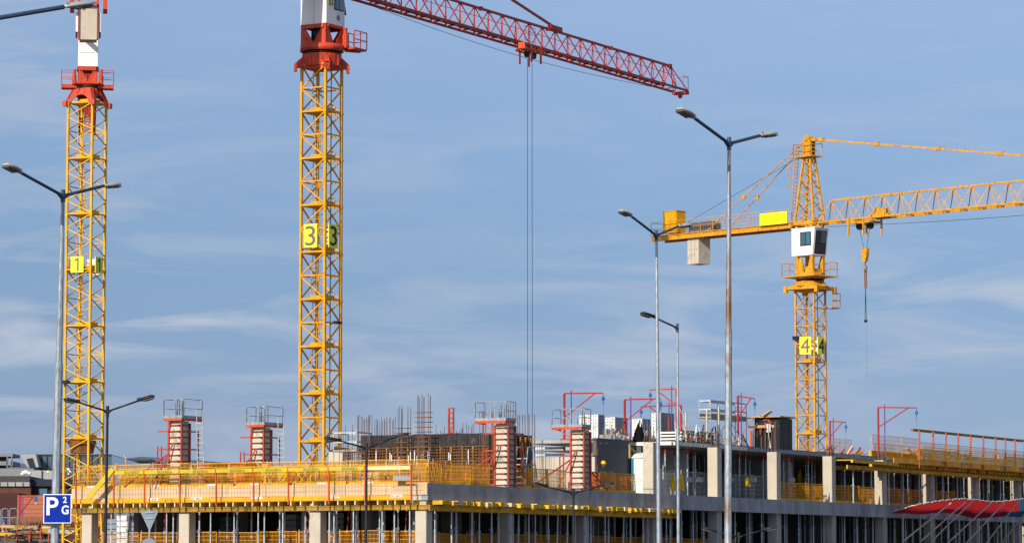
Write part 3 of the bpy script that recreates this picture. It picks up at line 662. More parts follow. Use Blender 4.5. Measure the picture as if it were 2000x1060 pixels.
# counter jib
xe = x4(1288); cjz = zj4 - .15
cj = MB(); 
for y in (-.72, .72):
    cj.span(xe, -1.1, y - .1, y + .1, cjz + .22, cjz + .28); cj.span(xe, -1.1, y - .03, y + .03, cjz - .1, cjz + .25); cj.span(xe, -1.1, y - .1, y + .1, cjz - .14, cjz - .08)
k = xe + .5
while k < -1.5: cj.span(k, k + .1, -.7, .7, cjz - .05, cjz + .2); k += 1.3
cj.span(xe, -1.1, -.6, .6, cjz + .2, cjz + .24)
cjo = cj.build('counter_jib', 'crane_yellow_old', u4)
rails(cjo, [(xe, .8, cjz + .28), (xe, -.85, cjz + .28), (-1.2, -.85, cjz + .28)], 1.0, 'crane_yellow_old', .035, 1, 1.3)
rails(cjo, [(xe + 4, .85, cjz + .28), (-1.2, .85, cjz + .28)], 1.0, 'crane_yellow_old', .03, 1, 1.3)
xb0, xb1 = x4(1354), x4(1388)
bl = MB(); bl.span(xb0, xb0 + 1.15, -.55, .75, cjz - 2.1, cjz - .1); bo = bl.build('ballast_block', 'concrete_cream', u4)
for q_ in (.38, .76): MB().span(xb0 + q_ - .012, xb0 + q_ + .012, -.556, -.551, cjz - 2.05, cjz - .15).build('block_joint', 'concrete_core', bo)
for i in range(4): MB().cyl((xb0 + .2 + i * .25, -.545, cjz - 1.0), (xb0 + .2 + i * .25, -.56, cjz - 1.0), .035, n=8).build('lifting_hole', 'black_steel', bo)
cb = MB(); xa, xc = x4(1306), x4(1332); cb.span(xa, xc, -.5, .5, cjz + .45, Z(412, 253)); cbo = cb.build('winch_cabinet', 'crane_yellow', u4)
for i in range(9):
    x = xa + .08 + (xc - xa - .16) * i / 8; MB().span(x - .03, x + .03, -.52, -.501, cjz + .5, Z(412, 253) - .08).build('rib', 'crane_yellow', cbo)
MB().span(xa - .04, xc + .04, -.55, .55, Z(412, 253), Z(412, 253) + .05).build('cabinet_lid', 'crane_yellow_old', cbo)
wx0, wx1 = x4(1352), x4(1404)
gr = MB(); gr.span(wx0, wx1, -.5, .5, cjz + .3, cjz + .4)
for i in range(12):
    x = wx0 + (wx1 - wx0) * i / 11; gr.bar((x, -.5, cjz + .35), (x, -.5, cjz + 1.05), .04)
for i in range(5): gr.bar((wx0, -.5, cjz + .45 + i * .15), (wx1, -.5, cjz + .45 + i * .15), .03)
gr.span(wx0 + .1, wx1 - .1, -.35, .45, cjz + .4, cjz + 1.0); gr.build('hoist_winch', 'concrete_core', u4)
sx0, sx1 = x4(1504), x4(1557)
MB().span(sx0, sx1, -1.0, -.95, cjz + .22, cjz + 1.12).build('blank_signboard', 'blank_yellow', u4)['label'] = 'blank bright yellow board on the rail'
for y in (-.5, .5):
    q = (x4(1392 if y < 0 else 1412), y, cjz + .3); pA = (-.2, y * .4, za - .1)
    strut('tie_bar', u4, pA, q, .055, 'crane_yellow_old')
    m_ = Vector(pA).lerp(Vector(q), .62); jn = MB(); jn.box(m_, (.3, .14, .3)); jn.build('tie_joint', 'crane_yellow_old', u4)
strut('hoist_rope', u4, (-.1, .1, zp + .4), (x4(1333), .1, cjz + 1.0), .03, 'cable', rnd=True)
number_signs(c4, '4', hs, Z(676, Y4), .98, 1.28, 1.05, -.12, -.1, .78)
fl = MB(); fl.span(-hs - .3, -hs - .05, .45, .9, Z(664, Y4), Z(657, Y4)); fl.bar((-hs - .1, .6, Z(664, Y4)), (-hs, .6, Z(670, Y4)), .05); fl.build('floodlight', 'dark_paint', c4)
pc = MB(); pc.cyl((.35, -.4, 4), (.35, -.4, zt4), .03, n=6); pc.build('power_cable', 'cable', c4)
#@@PART2@@
# ---------------------------------------------------------------- the concrete building
F1, F2, F3 = 5.0, 8.7, 12.0
def inb(name, label, cat, a=0, b=0, z=0, group=None, dz=0):
    return thing(name, label, cat, B(a, b, z), PHI + dz, group)
bd = inb('concrete_building', 'unfinished concrete frame building with open storeys, bare columns and yellow formwork under the slabs', 'building')
LEN = 150; BW = 23.0
s = MB(); s.span(.35, LEN, .3, BW, F2 - .3, F2 - .02); s.build('floor_slab', 'concrete', bd)
s = MB(); s.span(.4, LEN, .4, BW, F1 - .3, F1); s.build('floor_slab', 'concrete', bd)
s = MB(); s.span(.4, LEN, .4, BW, .02, .2); s.build('floor_slab', 'concrete', bd)
# third deck, only over the right hand part
s = MB()
for a0, a1, b0_, b1_ in ((25.6, 31.49, 3.4, 8), (31.5, 36, 1.0, 8), (36.01, 60, 1.0, 13), (60.01, LEN, 1.0, 20)): s.span(a0, a1, b0_, b1_, F3 - .22, F3 - .03)
s.build('floor_slab', 'concrete', bd)
# edge beam in cast lengths along the right hand facade
a = 0.0
while a < LEN:
    e = min(LEN, a + 4.5); m_ = MB(); m_.span(a + .008, e - .008, 0, .35, F2 - .88, F2); eb_ = m_.build('edge_beam', 'concrete_edge', bd)
    th = MB(); [th.span(a + q_ - .025, a + q_ + .025, -.004, 0, F2 - .47, F2 - .42) for q_ in (.6, 1.7, 2.8, 3.9)]; th.build('tie_hole', 'print_black', eb_); a = e
m_ = MB(); m_.span(.356, LEN, .02, .3, F2 - .83, F2 - .31); m_.build('joint_filler', 'concrete_edge', bd)
a = 0.0
while a < LEN:
    e = min(LEN, a + 9); m_ = MB(); m_.span(a + .008, e - .008, 0.03, .38, F1 - .8, F1); m_.build('edge_beam', 'concrete_edge', bd); a = e
# edge beam of the left facade (behind the plywood)
m_ = MB(); m_.span(.0, .34, .36, BW, F2 - .88, F2 - .0); m_.build('edge_beam', 'concrete_cream', bd)
m_ = MB(); m_.span(.03, .34, .36, BW, F1 - .8, F1 - .0); m_.build('edge_beam', 'concrete', bd)
def column(a, b, z0, z1, m='concrete', w=.68):
    c = MB(); w2 = w / 2; ch = .03
    pts = [(-w2 + ch, -w2, 0), (w2 - ch, -w2, 0), (w2, -w2 + ch, 0), (w2, w2 - ch, 0), (w2 - ch, w2, 0), (-w2 + ch, w2, 0), (-w2, w2 - ch, 0), (-w2, -w2 + ch, 0)]
    c.prism(pts, (0, 0, z1 - z0)); return c.build('column', m, bd, (a, b, z0))
for n in range(0, 16):
    a = .45 + 9 * n
    column(a, .5, F1, F2 - .86, 'concrete_cream' if n == 0 else 'concrete')
    column(a, .5, .2, F1 - .8)
    for b in (9.3, 18.0):
        if n: column(a, b, F1, F2 - .3)
for n in range(3, 16): column(.45 + 9 * n, .5, F2 + .002, F3 - .22 if n < 8 else F3 - .75, 'concrete_cream')
for b in [onA(x, 1020, .12).y for x in (615, 359, 169)]: column(.45, b, F1, F2 - .86, 'concrete_cream'); column(.45, b, .2, F1 - .8, 'concrete')
for n in range(4, 16): column(.45 + 9 * n, 8.5, F2, F3 - .28)
# walls added to close the view through and keep the storeys dark
iw = MB(); iw.span(24, 24.3, 4.5, 20.5, F1, F2 - .3); iw.build('blocking_wall', 'concrete_core', bd)
for q0, q1 in ((3, 62), (66, 96), (96.1, 147)): iw = MB(); iw.span(q0, q1, 20.6, 20.9, F1, F2 - .3); iw.build('blocking_wall', 'concrete_core', bd)
for q0, q1 in ((36, 92),): iw = MB(); iw.span(q0, q1, 9.7, 10, F2, F3 - .28); iw.build('blocking_wall', 'concrete_core', bd)
for q0, q1, q2 in ((36, 38, 3), (52, 52.3, 2.4), (72, 72.3, 3)): iw = MB(); iw.span(q0, q1, q2, 9.6, F2, F3 - .28); iw.build('blocking_wall', 'concrete', bd)
iw = MB(); iw.span(60, 60.3, 3, 20, F1, F2 - .3); iw.build('blocking_wall', 'concrete_core', bd)
iw = MB(); iw.span(93, 146, 17.5, 17.8, F2, F3 - .28); iw.build('blocking_wall', 'concrete_core', bd)
# column heads with starter bars on the third deck
for n in (3, 4, 5, 6, 7, 8):
    for i in range(10):
        x = .45 + 9 * n + random.choice((-.26, -.1, .08, .26)) ; y = .5 + random.choice((-.27, -.1, .1, .27))
        hh = (1.6 if n == 5 else .8) * random.uniform(.7, 1.15)
        if n in (6, 7, 8): hh *= .55
        strut('starter_bar', bd, (x, y, F3 - .3), (x + random.uniform(-.03, .03), y, F3 + hh), .035, 'rust_bar_grey')

# ---- left facade formwork: plywood, yellow band, joists, main beam
fw_ = inb('slab_edge_formwork', 'plywood slab edge formwork with a yellow lower band on the sunlit left facade', 'formwork')
bpos = [0.0]
while bpos[-1] < BW - .3: bpos.append(min(BW, bpos[-1] + 2.52))
for b0, b1_ in zip(bpos, bpos[1:]):
    m_ = MB(); m_.span(-.06, -.012, b0 + .012, b1_ - .012, F2 - .60, F2 + .0); m_.build('plywood_panel', 'plywood', fw_)
b0 = .95
while b0 < BW:
    e = min(BW + .3, b0 + random.choice((3.9, 2.9, 4.9)))
    m_ = MB(); m_.span(-.16, -.065, b0 + .01, e - .01, F2 - .86, F2 - .60 + random.uniform(-.02, .02)); m_.build('yellow_board', 'safety_yellow', fw_)
    st = MB(); c = (b0 + e) / 2 - .6; st.span(-.172, -.162, c - .36, c + .36, F2 - .72, F2 - .585); so_ = st.build('sticker', 'panel_white', fw_)
    for k in range(3): MB().span(-.176, -.172, c + .28 - k * .05, c + .31 - k * .05, F2 - .69, F2 - .62).build('print', 'print_red', so_)
    for k in range(5): MB().span(-.176, -.172, c + .02 - k * .06, c + .05 - k * .06, F2 - .69, F2 - .62).build('print', 'print_black', so_)
    e2 = e + .0; b0 = e
b0 = 1.4
while b0 < BW:
    m_ = MB(); m_.span(-.06, .1, b0, b0 + 3.4, F2 + .003, F2 + .14); m_.build('yellow_board', 'safety_yellow', fw_)
    c = b0 + 1 + random.random(); st = MB(); st.span(-.07, -.062, c, c + .6, F2 + .03, F2 + .13); st.build('sticker', 'panel_white', fw_); b0 += 3.6
b0 = .6
while b0 < BW + .5:   # joist ends, I-section, running into the building
    j = MB(); j.span(-.55, 1.6, b0 - .04, b0 + .04, F2 - .93, F2 - .89); j.span(-.55, 1.6, b0 - .015, b0 + .015, F2 - 1.07, F2 - .93); j.span(-.55, 1.6, b0 - .04, b0 + .04, F2 - 1.11, F2 - 1.07)
    j.build('joist', 'timber_yellow', fw_); 
    j = MB(); j.span(-.56, -.552, b0 - .03, b0 + .03, F2 - 1.10, F2 - .90); j.build('joist_end', 'panel_white', fw_)
    b0 += random.choice((.45, .62, .78))
for aa, mm in ((-.02, 'timber_dull'), (1.0, 'timber_dull')):  # duller timber colour stands in for the shade under the joists
    for b0, b1_ in ((-.1, 5.9), (5.6, 11.5), (11.2, 17.2), (17.0, BW + .4)):
        j = MB(); o_ = .0 if int(b0) % 2 else .05; j.span(aa - .05 + o_, aa + .05 + o_, b0, b1_, F2 - 1.38, F2 - 1.32); j.span(aa - .02 + o_, aa + .02 + o_, b0, b1_, F2 - 1.32, F2 - 1.18); j.span(aa - .05 + o_, aa + .05 + o_, b0, b1_, F2 - 1.18, F2 - 1.12)
        j.build('main_beam', mm, fw_)
# ---- right facade formwork: joist ends under the edge beam
fr_ = inb('slab_soffit_formwork', 'row of yellow timber beam ends under the grey edge beam on the right facade', 'formwork')
aend = onB(1318, 990, 0).x; a = .5
while a < aend:
    w = random.choice((.35, .5, .62, .75)) * .78; d0 = random.uniform(-.62, -.35); 
    j = MB(); dz = random.uniform(-.03, .02); j.span(a, a + w - .03, d0, 2.2, F2 - 1.11 + dz, F2 - .9 + dz)
    j.build('beam_end', random.choice(('timber_yellow',) * 6 + ('plywood', 'banner_pale')), fr_)
    if random.random() < .35:
        j = MB(); j.span(a + .05, a + w * .6, d0 + .05, .6, F2 - 1.2, F2 - 1.115 + dz); j.build('beam_end', 'timber_yellow', fr_)
    a += w + random.choice((0.01, .02, .12))
for bb in (-.1, 1.3):
    for a0, a1 in ((0, 6.2), (6, 12.1), (11.9, 18), (17.8, 24), (23.8, 30), (29.8, aend - .6)):
        j = MB(); o_ = .05 if int(a0) % 4 else 0; j.span(a0, a1, bb - .05 + o_, bb + .05 + o_, F2 - 1.42, F2 - 1.36); j.span(a0, a1, bb - .02 + o_, bb + .02 + o_, F2 - 1.36, F2 - 1.20); j.span(a0, a1, bb - .05 + o_, bb + .05 + o_, F2 - 1.20, F2 - 1.14)
        j.build('main_beam', 'timber_yellow', fr_)
# ---- third deck formwork, white metal panels then grey ones
f3 = inb('deck_formwork', 'white and grey metal panel formwork along the edge of the upper deck', 'formwork')
for q_ in (1.0, 1.8, 2.6): MB().span(31.36, 31.48, q_ + .01, q_ + .79, F3 - .22, F3 - .01).build('deck_panel', 'panel_white', f3)
a = 31.6
while a < 64:
    e = a + 1.5; m_ = 'panel_white' if a < 42 else 'sign_back'
    j = MB(); zt_ = F3 + .0; j.span(a + .01, e - .01, .87, .99, zt_ - .22, zt_ - .03); j.span(a + .01, e - .01, .87, 1.4, zt_ - .03, zt_)
    o = j.build('deck_panel', m_, f3)
    for q in (.35, 1.05): MB().span(a + q - .06, a + q + .06, 0.866, .87, zt_ - .13, zt_ - .07).build('slot', 'print_black', o)
    a = e
j = MB(); a = 31.6
while a < 64: j.span(a, a + .12, .9, 1.05, F3 + .003, F3 + .07); a += .42
setp(j.build('deck_clip', 'black_steel', f3), kind='stuff')
aY0 = onB(1660, 905, -.6).x; aY1 = LEN
fy = inb('upper_deck_formwork', 'yellow timber formwork carrying the far upper deck on the right', 'formwork')
a = aY0 + 6
zt_ = F3 - .05
while a < aY1:
    w = .5 if a < 100 else .9; j = MB(); j.span(a, a + .1, -1.1, .5, zt_ - .68, zt_ - .46); j.build('joist', 'timber_yellow' if random.random() < .8 else 'timber_dull', fy); a += w + random.uniform(0, .3)
a = aY0
while a < aY1:
    e = a + 5.8; j = MB(); o_ = .06 if int(a) % 2 else 0; j.span(a, e, -.5 + o_, -.4 + o_, zt_ - .98, zt_ - .72); j.build('main_beam', 'timber_yellow', fy); a = e - .2
    j = MB(); j.span(a - 5, a, .9, 1.0, zt_ - .98, zt_ - .72); j.build('main_beam', 'timber_dull', fy)
j = MB(); j.span(aY0 - 1.5, aY0 + 6.5, -1.45, -1.3, zt_ - .62, zt_ - .42); j.build('edge_board', 'timber_yellow', fy)
j = MB(); j.span(aY0 - .5, aY0 + 6.3, -1.15, .3, zt_ - .44, zt_ - .38); j.build('edge_board', 'timber_yellow', fy)
j = MB(); j.span(aY0 + 6, aY1, -1.2, .6, zt_ - .455, zt_ - .40); j.build('deck_board', 'timber_dull', fy)
a = aY0 + 6.6
while a < aY1: j = MB(); e = a + 4; j.prism([(a + .02, -1.08, zt_ - .39), (e - .02, -1.36, zt_ - .39), (e - .02, -1.36, zt_ - .05), (a + .02, -1.08, zt_ - .05)], (0, .05, 0)); j.build('toe_board', 'safety_orange', fy); a = e
a = onB(1700, 880, 1.4).x
while a < onB(1790, 880, 1.4).x:
    j = MB(); e = a + 3; j.span(a + .02, e - .02, 1.4, 1.5, F3 + .05, F3 + .5); j.build('toe_board', 'safety_yellow', fy); a = e

# ---------------------------------------------------------------- steel props
def prop_mesh(h, m='prop_steel', r=.040, red=False):
    b = MB(); t = h * random.uniform(.5, .62)
    b.cyl((0, 0, 0), (0, 0, t), r * 1.25, n=7); b.cyl((0, 0, t), (0, 0, h), r * .95, n=7)
    b.mi = 1; b.cyl((0, 0, t - .05), (0, 0, t + .1), r * 2.0, n=7); b.box((.05, 0, t + .02), (.22, .03, .03)); b.box((0, .05, t - .02), (.03, .18, .03))
    b.mi = 0; b.box((0, 0, .01), (.15, .15, .02)); b.box((0, 0, h - .02), (.15, .15, .03))
    if red: b.mi = 2; b.box((0, 0, h - .06), (.2, .2, .05)); b.box((0, 0, h - .2), (.09, .09, .26)); b.box((0, 0, h - .36), (.14, .14, .06))
    me = bpy.data.meshes.new('shoring_prop'); me.from_pydata(b.v, [], b.f); me.materials.append(MATS[m]); me.materials.append(MATS['galvanised']); me.materials.append(MATS['form_red'])
    me.polygons.foreach_set('material_index', b.m); return me
pm1 = [prop_mesh(F2 - F1 - 1.38) for _ in range(3)]; pm2 = [prop_mesh(F3 - F2 - .3, red=True) for _ in range(2)]; pm3 = [prop_mesh(F3 - F2 - 1.03) for _ in range(2)]
pr = [prop_mesh(F2 - F1 - 1.38, 'form_red', .028)]
pin = [prop_mesh(F2 - F1 - .32) for _ in range(2)]
_bay = {}
def prop(a, b, z, me, label, group, tilt=0):
    if ', %' not in label and 'from the left' not in label:
        n_ = int((a - .45) // 9); k_ = (label, n_) if 'left facade' not in label else (label, 0); _bay[k_] = _bay.get(k_, 0) + 1
        label += (', %s from the left' % ORD[_bay[k_] - 1]) if 'left facade' in label else ', %s in bay %s' % (ORD[_bay[k_] - 1], 'before the first column' if n_ < 0 else 'past the %s column' % ORD[n_])
    o = put('shoring_prop', me, None, B(a, b, z), (tilt, 0, PHI + random.uniform(0, 3)))
    return setp(o, label, 'shoring prop', group)
i = 0
for px in (217, 234, 248, 325, 338, 389, 411, 457, 463, 504, 516, 546, 552, 596, 604, 643, 652, 657, 690, 696, 741, 746, 770, 777, 800):
    b = onA(px, 1020, .1 + (i % 3) * .35).y
    prop(.12 + (i % 3) * .35, b, F1, pm1[i % 3], 'grey steel prop under the left slab edge, %s from the left' % ORD[i], 'steel props under the sunlit left edge'); i += 1
for i, px in enumerate((320, 598, 675, 790)):
    b = onA(px, 1020, 1.4).y; prop(1.4, b, F1, pr[0], 'slim red steel prop under the left slab, %s from the left' % ORD[i], 'red props under the left slab', R(4))
k = 0; a = 1.0
while a < aend:
    if abs((a - .45) % 9) > .5 or True:
        prop(a, -.05 if k % 2 else .15, F1, pm1[k % 3], 'grey steel prop under the right yellow beams', 'steel props under the right slab edge beam', random.choice((0, 0, 0, R(1.5))))
    a += random.uniform(.75, 1.5); k += 1
while a < 135:
    prop(a, .6, F1, pin[k % 2], 'grey steel prop under the bare slab edge', 'steel props under the far right lower slab'); a += random.uniform(1.3, 2.4); k += 1
a = 31.9
while a < aY0:
    if True:
        prop(a, 1.2 if k % 2 else 1.7, F2, pm2[k % 2], 'red headed prop under the upper deck', 'red headed props under the upper deck')
    a += random.uniform(1.5, 2.3); k += 1
while a < 140:
    prop(a, -.35 if k % 2 else .9, F2, pm3[k % 2], 'steel prop under the far yellow deck', 'props under the far upper deck'); a += random.uniform(.9, 1.7); k += 1
for (b0_, z_, me_) in ((2.2, F1, pin), (3.9, F1, pin), (2.6, F2, pm2)):
    a = 2.0 if z_ == F1 else 33.5
    while a < (70 if z_ == F1 else 92):
        prop(a, b0_ + random.uniform(-.3, .3), z_, me_[k % 2], 'steel prop inside the %s storey, row %s' % ('lower' if z_ == F1 else 'upper', 'two' if b0_ < 3 else 'three'), 'props inside the %s storey' % ('lower' if z_ == F1 else 'upper')); a += random.uniform(1.4, 3.0); k += 1
for b_ in [x * 1.7 + 1 for x in range(13)]:
    prop(3.2, b_ + random.uniform(-.4, .4), F1, pin[k % 2], 'steel prop standing deeper inside behind the left facade', 'props inside behind the left facade'); k += 1
# deeper ones nobody could tell apart
dp = MB()
for _ in range(150):
    a = random.uniform(5, 125); b = random.uniform(5.5, 14); dp.cyl((a, b, F1), (a, b, F2 - .3), .04, n=5)
for _ in range(110):
    a = random.uniform(30, 130); b = random.uniform(4.2, 8); dp.cyl((a, b, F2), (a, b, F3 - .28), .04, n=5)
o = dp.build('distant_props', 'prop_steel', None, C0, (0, 0, PHI)); setp(o, 'dense rows of steel props deep inside the shaded storeys', 'shoring props', None, 'stuff')

# ---------------------------------------------------------------- mesh barriers
def mesh_panel(w, h_, step=.085, lean=0, wire=.013, rows=5):
    b = MB(); n = int(w / step)
    for i in range(n + 1): x = w * i / n; b.bar((x, 0, .05), (x, 0, h_), wire if 0 < i < n else wire * 2)
    for i in range(rows + 1): z = .05 + (h_ - .05) * i / rows; b.bar((0, 0, z), (w, 0, z), wire * (2.4 if i == rows else 1.2))
    return b
_pan = {}
def barrier(p, q, h_=1.1, m='safety_orange', label='', group=None, toe=True, post='galvanised', step=.085, wire=.014, posts=True, tilt=0, toem=None):
    """panel between two building-space points: mesh, posts, toe board"""
    pw, qw = B(p[0], p[1], p[2]), B(q[0], q[1], q[2]); d = qw - pw; w = round(d.length, 2)
    t = thing('mesh_barrier', label, 'barrier', pw, math.atan2(d.y, d.x), group); t.rotation_euler = (tilt + random.uniform(-.07, .07), random.uniform(-.018, .018), math.atan2(d.y, d.x))
    key = (w, h_, m, step, wire)
    if key not in _pan: _pan[key] = mesh_panel(w, h_, step, wire=wire).build('mesh_panel', m, t)
    else: put('mesh_panel', _pan[key].data, t)
    if posts:
        strut('post', t, (.04, .03, 0), (.04, .03, h_ + .12), .055, post, rnd=True)
    if toe: MB().span(0.02, w - .02, -.03, 0.0, .0, .15).build('toe_board', toem or ('safety_yellow' if m == 'safety_orange' else m), t)
    return t
# left facade, front row on the slab edge
n = 9; i = 0; b0 = 0.25
while b0 < BW - .5:
    e = min(BW, b0 + 2.5); barrier((.25, e, F2 + .14), (.25, b0, F2 + .14), 1.12, 'safety_yellow', 'orange mesh barrier panel on the left slab edge, %s from the building corner' % ORD[i], 'orange mesh barriers along the left slab edge', toe=False); b0 = e; i += 1
# second and third rows deeper on the deck
for row, (aa, m_) in enumerate(((3.4, 'safety_orange'), (7.0, 'rust_bar'))):
    b0 = 1.2; i = 0
    while b0 < BW - 1:
        e = b0 + 2.6; barrier((aa + .25 * (i % 2), e, F2), (aa + .2, b0, F2), 1.15 + .3 * row, m_, '%s mesh barrier in the %s row behind the left edge, %s from the right' % ('rusty' if m_ == 'rust_bar' else 'orange', ORD[row + 1], ORD[i]), 'mesh barriers deeper on the left deck', toe=True); b0 = e + .05; i += 1
# outer guard: red posts, fine wire mesh, yellow banner
pxs = [147, 221, 281, 350, 421, 494, 562, 641, 712, 802]; bs = [onA(x, 950, -.7).y for x in pxs]
og = inb('edge_guard', 'outer guard of red posts and wire mesh with a yellow banner, left slab edge', 'guard rail')
for b_ in bs:
    strut('guard_post', og, (-.62, b_, F2 - 1.05), (-.66, b_, F2 + .88), .075, 'orange_paint'); strut('bracket', og, (-.62, b_, F2 - 1.0), (-.0, b_, F2 - .95), .09, 'form_red')
lst = [0.15] + list(reversed(bs))
for j in range(len(lst) - 1):
    b0, b1_ = lst[j] + .03, lst[j + 1] - .03
    w_ = MB(); k = b0
    while k < b1_: w_.bar((-.6, k, F2 - .84), (-.62, k, F2 + .9), .007); k += .2
    for i in range(8): w_.bar((-.6, b0, F2 - .84 + i * .25), (-.6, b1_, F2 - .84 + i * .25), .007)
    w_.build('wire_panel', 'timber_dull' if j else 'clad_pale', og)
for j in range(len(bs) - 1):
    b1_, b0 = bs[j], bs[j + 1]
    if j == 0: continue
    bn = MB(); bn.span(-.70, -.68, b0 + .05, b1_ - .03, F2 + .72, F2 + .92); bno = bn.build('banner', 'banner_pale' if j == 8 else 'banner', og)
    if j in (1, 2, 3, 5, 6, 7) or j == 4:
        text('lettering', 'SKANSKA', .155, 'print_green', bno, (-.705, (b0 + b1_) / 2 - .2, F2 + .81), LEFT_FACE, 1.15, .006, .004)
# slanting yellow strap at the left end
st = MB(); b_a, b_b = onA(178, 935, -.75).y, onA(214, 918, -.75).y
st.bar((-.78, onA(172, 975, -.75).y, Z(974, 186)), (-.78, onA(221, 920, -.75).y, Z(917, 186)), .05, .30); st.build('brace_board', 'banner', og)
# grey board lying on the corner
pl_ = inb('grey_plank', 'grey board lying across the slab corner behind the last red guard post', 'board', -.05, .4, F2 + .15)
m_ = MB(); m_.span(-.5, -.42, .3, 1.4, -.02, .28); m_.build('board_face', 'clad_pale', pl_)
# right slab edge row: short panels set a little askew, as on site
def row_of_panels(ranges, bb, h_, label, group, step=.085, wfun=None, seg=2.1):
    i = 0
    for x0, x1, m_ in ranges:
        a0, a1 = onB(x0, 950, bb).x, onB(x1, 950, bb).x; n_ = max(1, round((a1 - a0) / seg)); d_ = (a1 - a0) / n_
        for k in range(n_):
            y_ = random.uniform(.10, .34); p0, p1 = a0 + k * d_, a0 + (k + 1) * d_ - .04
            orange = m_ != 'clad_pale'
            barrier((p0, bb + y_ * .5, F2), (p1, bb - y_ * .5, F2), h_ if orange else 1.5, m_, label % (('orange' if orange else 'pale grey'), ORD[min(i, 29)]), group, step=step, wire=.016 if orange else .011, toe=orange); i += 1
random.seed(14)
row_of_panels([(838, 952, 'safety_orange'), (1000, 1103, 'safety_orange'), (1160, 1238, 'safety_orange')], .35, 1.12, '%s mesh barrier panel on the right slab edge, %s from the corner', 'orange mesh barriers along the right slab edge')
row_of_panels([(1290, 1318, 'clad_pale'), (1330, 1378, 'clad_pale'), (1412, 1497, 'clad_pale')], 1.25, 1.15, '%s mesh barrier under the upper deck, %s from the left', 'mesh barriers under the upper deck', .1, seg=2.6)
row_of_panels([(1524, 1604, 'safety_orange'), (1632, 1706, 'safety_orange'), (1731, 1800, 'safety_orange'), (1825, 1860, 'safety_orange')], .5, 1.15, '%s mesh barrier between the cream columns at right, %s from the left', 'mesh barriers between the right columns', .1, seg=2.6)
for i, (x0, x1) in enumerate(((1341, 1352), (1361, 1375), (1417, 1433), (1466, 1478), (1540, 1553))):
    p0, p1 = onB(x0, 940, 1.1), onB(x1, 940, 1.1); m_ = MB(); m_.span(0, p1.x - p0.x, 0, .03, 0, .28); o = m_.build('blue_plate', 'sign_back', None, B(p0.x, 1.1, p0.z), (0, 0, PHI)); setp(o, 'small grey-blue plate on the pale mesh under the deck, %s from the left' % ORD[i], 'plate', 'plates on the pale mesh')
# floor below: orange barriers
for i in range(8):
    b0 = .9 + i * 2.6
    if b0 + 2.5 < BW: barrier((.9, b0 + 2.5, F1 + .1), (.9, b0, F1 + .1), 1.12, 'safety_orange', 'orange mesh barrier on the lower floor of the left facade, %s from the corner' % ORD[i], 'mesh barriers on the lower floor')
for i in range(14):
    a0 = 1.2 + i * 2.9; barrier((a0, 1.6, F1 + .02), (a0 + 2.8, 1.6, F1 + .02), 1.1, 'safety_orange', 'shaded orange mesh barrier on the lower floor of the right facade, %s from the corner' % ORD[i], 'mesh barriers on the lower right floor')
# upper deck of the far right: tilted orange net panels, red posts, dark rail
posts = [1796, 1823, 1848, 1872, 1896, 1921, 1945, 1964, 1983, 2001, 2018]
pa = [onB(x, 880, -1.25).x for x in posts]
while pa[-1] + 4.5 < LEN - 1: pa.append(pa[-1] + 4.5)
ug = inb('deck_edge_guard', 'tall red posts with a dark handrail and orange net along the far upper deck edge', 'guard rail')
for a in pa: strut('guard_post', ug, (a, -1.22, F3 - .72), (a, -1.25, F3 + 1.95), .09, 'orange_paint')
for a, a2 in zip(pa, pa[1:]):
    w_ = MB(); k = a; ya, yb = -1.12, -1.12 - min(.5, (a2 - a) * .085)
    yy = lambda q_: ya + (yb - ya) * (q_ - a) / (a2 - a)
    while k < a2: w_.bar((k, yy(k), F3 - .1), (k, yy(k), F3 + 1.12), .014); k += .2
    for i in range(9): w_.bar((a, ya, F3 - .1 + i * .15), (a2, yb, F3 - .1 + i * .15), .018 if i != 8 else .03)
    w_.build('net_panel', 'safety_orange', ug)
    for i in range(5 + (int(a * 7) % 3)): w_ = MB(); w_.bar((a, ya, F3 - .06 + i * .11), (a2, yb, F3 - .06 + i * .11), .02, .085); w_.build('net_ribbon', 'safety_yellow' if (i + int(a)) % 3 else 'safety_orange', ug)
    tb = MB(); tb.span((a + a2) / 2 - .4, (a + a2) / 2 + .4, -1.185, -1.165, F3 - .25, F3 - .1); tb.build('tag_plate', 'sign_back', ug)
m_ = MB(); m_.span(pa[0] - 1, pa[-1] + 3, -1.2, -1.0, F3 + 1.85, F3 + 2.02); m_.build('handrail', 'timber_dull', ug)
i = 0
for x0, x1, bb in ((1702, 1730, 1.2), (1730, 1762, 1.2), (1762, 1796, 1.2), (1705, 1760, 5), (1760, 1800, 5), (1618, 1640, 4), (1640, 1665, 4), (1560, 1590, 5), (1800, 1850, 4), (1850, 1900, 4), (1900, 1950, 4), (1950, 2000, 4)):
    p0, p1 = onB(x0, 870, bb), onB(x1, 870, bb)
    barrier((p0.x, bb, F3 + .05), (p1.x, bb, F3 + .05), 1.55 if bb < 3 else 1.3, 'safety_orange', 'orange mesh barrier standing on the upper deck at right, %s in line' % ORD[i], 'orange mesh barriers on the upper deck', step=.12, wire=.010); i += 1
for i, x in enumerate((1770, 1789, 1848, 1880, 1960)):
    p0 = onB(x, 870, 2.0); t = thing('tilted_board', 'loose board lying on the far upper deck, %s from the left' % ORD[i], 'board', B(p0.x, 2.0, F3 + .35), PHI, 'boards on the far upper deck')
    m_ = MB(); m_.bar((0, 0, .2), (4.2, .6, .5 - .2 * (i % 2)), .5, .08); m_.build('plank', 'board' if i % 2 else 'safety_orange', t)
    m_ = MB(); m_.bar((.6, .2, .6), (3.2, .8, .35), .1, .1); m_.build('batten', 'timber_yellow', t)

